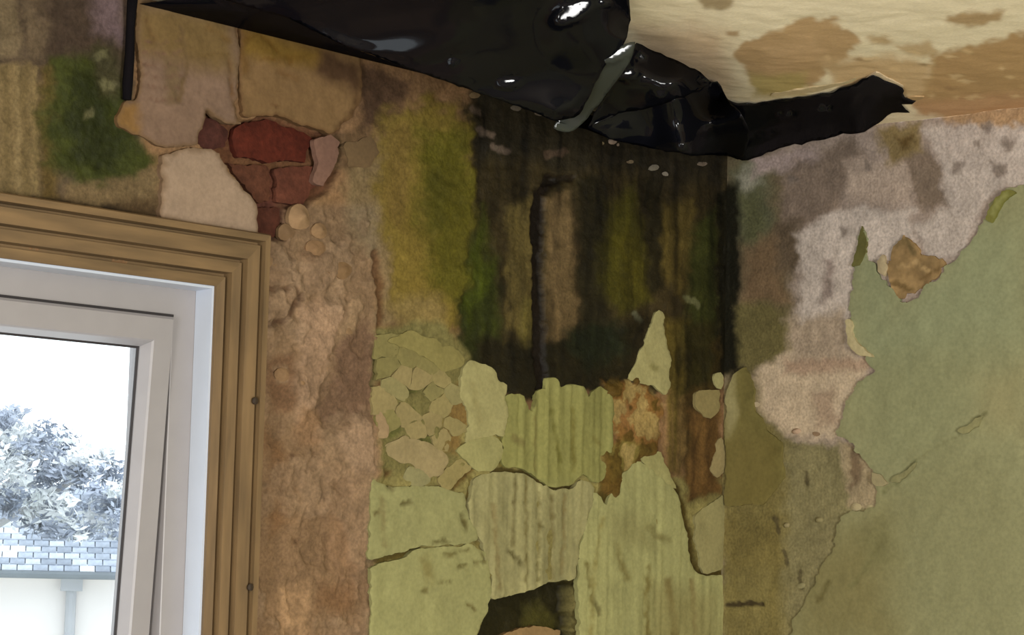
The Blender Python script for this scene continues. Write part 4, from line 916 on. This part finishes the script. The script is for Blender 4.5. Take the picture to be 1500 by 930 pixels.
for row in range(int(RL / sh_)):
    n = int((x_max - x_min) / sw) + 1
    for k in range(n):
        xx = x_min + (k + 0.5 * (row % 2)) * sw
        o = bpy.data.objects.new('slate', proto[rs.choice([0, 0, 1, 1, 2, 3, 4])]); col.objects.link(o); o.parent = house
        p_ = O + ex * xx + ey * (-0.06 + row * sh_ * cs) + Vector((0, 0, row * sh_ * sn + 0.012)) - Vector(house.location)
        o.matrix_local = Matrix.Translation(p_) @ rot @ Matrix.Rotation(rs.uniform(-.03, .03) - 0.06, 4, 'X')
# the rest of the roof, left and right of what the window shows
v, f = [], []
def slate_box(xx, row):
    M_ = Matrix.Translation(O + ex * xx + ey * (-0.06 + row * sh_ * cs) + Vector((0, 0, row * sh_ * sn + 0.012)) - Vector(house.location)) @ rot @ Matrix.Rotation(-0.06, 4, 'X')
    i = len(v); v.extend([M_ @ Vector(q) for q in sv]); f.extend([tuple(i + j for j in q) for q in sf])
for row in range(int(RL / sh_)):
    k = -int((x_min + 4) / sw)
    while x_min + k * sw < LEN + 2:
        if not (0 <= k < int((x_max - x_min) / sw) + 1): slate_box(x_min + (k + 0.5 * (row % 2)) * sw, row)
        k += 1
o = link('roof_slates', mesh(v, f), slates[1], house); o['kind'] = 'stuff'
# frosted tree in front of the roof
M_FR = [flat_mat('frosted_twigs_' + n_, c, 0.8, 0.2, 3) for n_, c in (('grey', (168, 176, 192)), ('pale', (232, 235, 240)), ('dark', (128, 138, 156)))]
tree = tag(empty('frosted_tree', far(-190, 900, 21.5) * np.array([1, 1, 0]) + np.array([0, 0, -2.8])), 'pale frosted tree in front of the slate roof, seen through the window', 'tree')
TL = Vector(tree.location)
def crown(name, n, per, mat, seed, size):
    r = random.Random(seed); v, f = [], []
    for k in range(n):
        cx_ = r.uniform(-110, 225)
        top = np.interp(cx_, [-120, 0, 60, 130, 190, 240], [560, 592, 616, 652, 672, 694])
        cy_ = top + 6 + r.random() ** 1.4 * 150; cd_ = 21.5 + r.uniform(-1.2, 1.2); cr = r.uniform(7, 15)
        for q in range(per):
            x, y = cx_ + r.gauss(0, cr), cy_ + r.gauss(0, cr * 0.7)
            if y > 790 or y < top - 6: continue
            c = Vector(far(x, y, cd_ + r.uniform(-.1, .1))) - TL
            d1 = Vector((r.gauss(0, 1), r.gauss(0, 1), r.gauss(0, 1))).normalized(); d2 = d1.orthogonal().normalized()
            s1, s2 = size * r.uniform(.6, 1.6), size * r.uniform(.3, .6)
            i = len(v); v += [c - d1 * s1, c + d2 * s2, c + d1 * s1, c - d2 * s2]; f.append((i, i + 1, i + 2, i + 3))
    return link(name, mesh(v, f), mat, tree)
for k, (n, per, s_) in enumerate(((75, 60, .045), (70, 60, .05), (45, 60, .04))):
    o = crown('foliage', n, per, M_FR[k], 70 + k, s_); o['kind'] = 'stuff'
v, f = [], []
tb = Vector((0, 0, 0)); NS = 8
def limb(p0, p1, r0, r1):
    p0, p1 = Vector(p0), Vector(p1); z = (p1 - p0).normalized(); x = z.orthogonal().normalized(); y = z.cross(x); i = len(v)
    for (p_, r_) in ((p0, r0), (p1, r1)):
        for q in range(NS): a = 2 * math.pi * q / NS; v.append(p_ + x * r_ * math.cos(a) + y * r_ * math.sin(a))
    for q in range(NS): f.append((i + q, i + (q + 1) % NS, i + NS + (q + 1) % NS, i + NS + q))
limb((0, 0, 0), (0, 0, 4.2), .22, .16)
for (x, y) in ((-60, 620), (20, 620), (80, 650), (150, 680), (0, 660)):
    limb((0, 0, 4.0), Vector(far(x, y, 21.5)) - TL, .06, .015)
link('trunk', mesh(v, f), flat_mat('grey_bark', (170, 170, 174), 0.9, 0.2, 5), tree)
gv, gf = hbox(-40, 60, -14, 60, -2.9 - zg, -2.8 - zg)
gme = mesh([O + ex * p[0] + ey * p[1] + Vector((0, 0, p[2])) for p in gv], gf)
struct(link('ground', gme, flat_mat('frosty_grass', (190, 196, 190), 0.9, 0.1, 1)), 'pale frosty ground outside', 'ground')
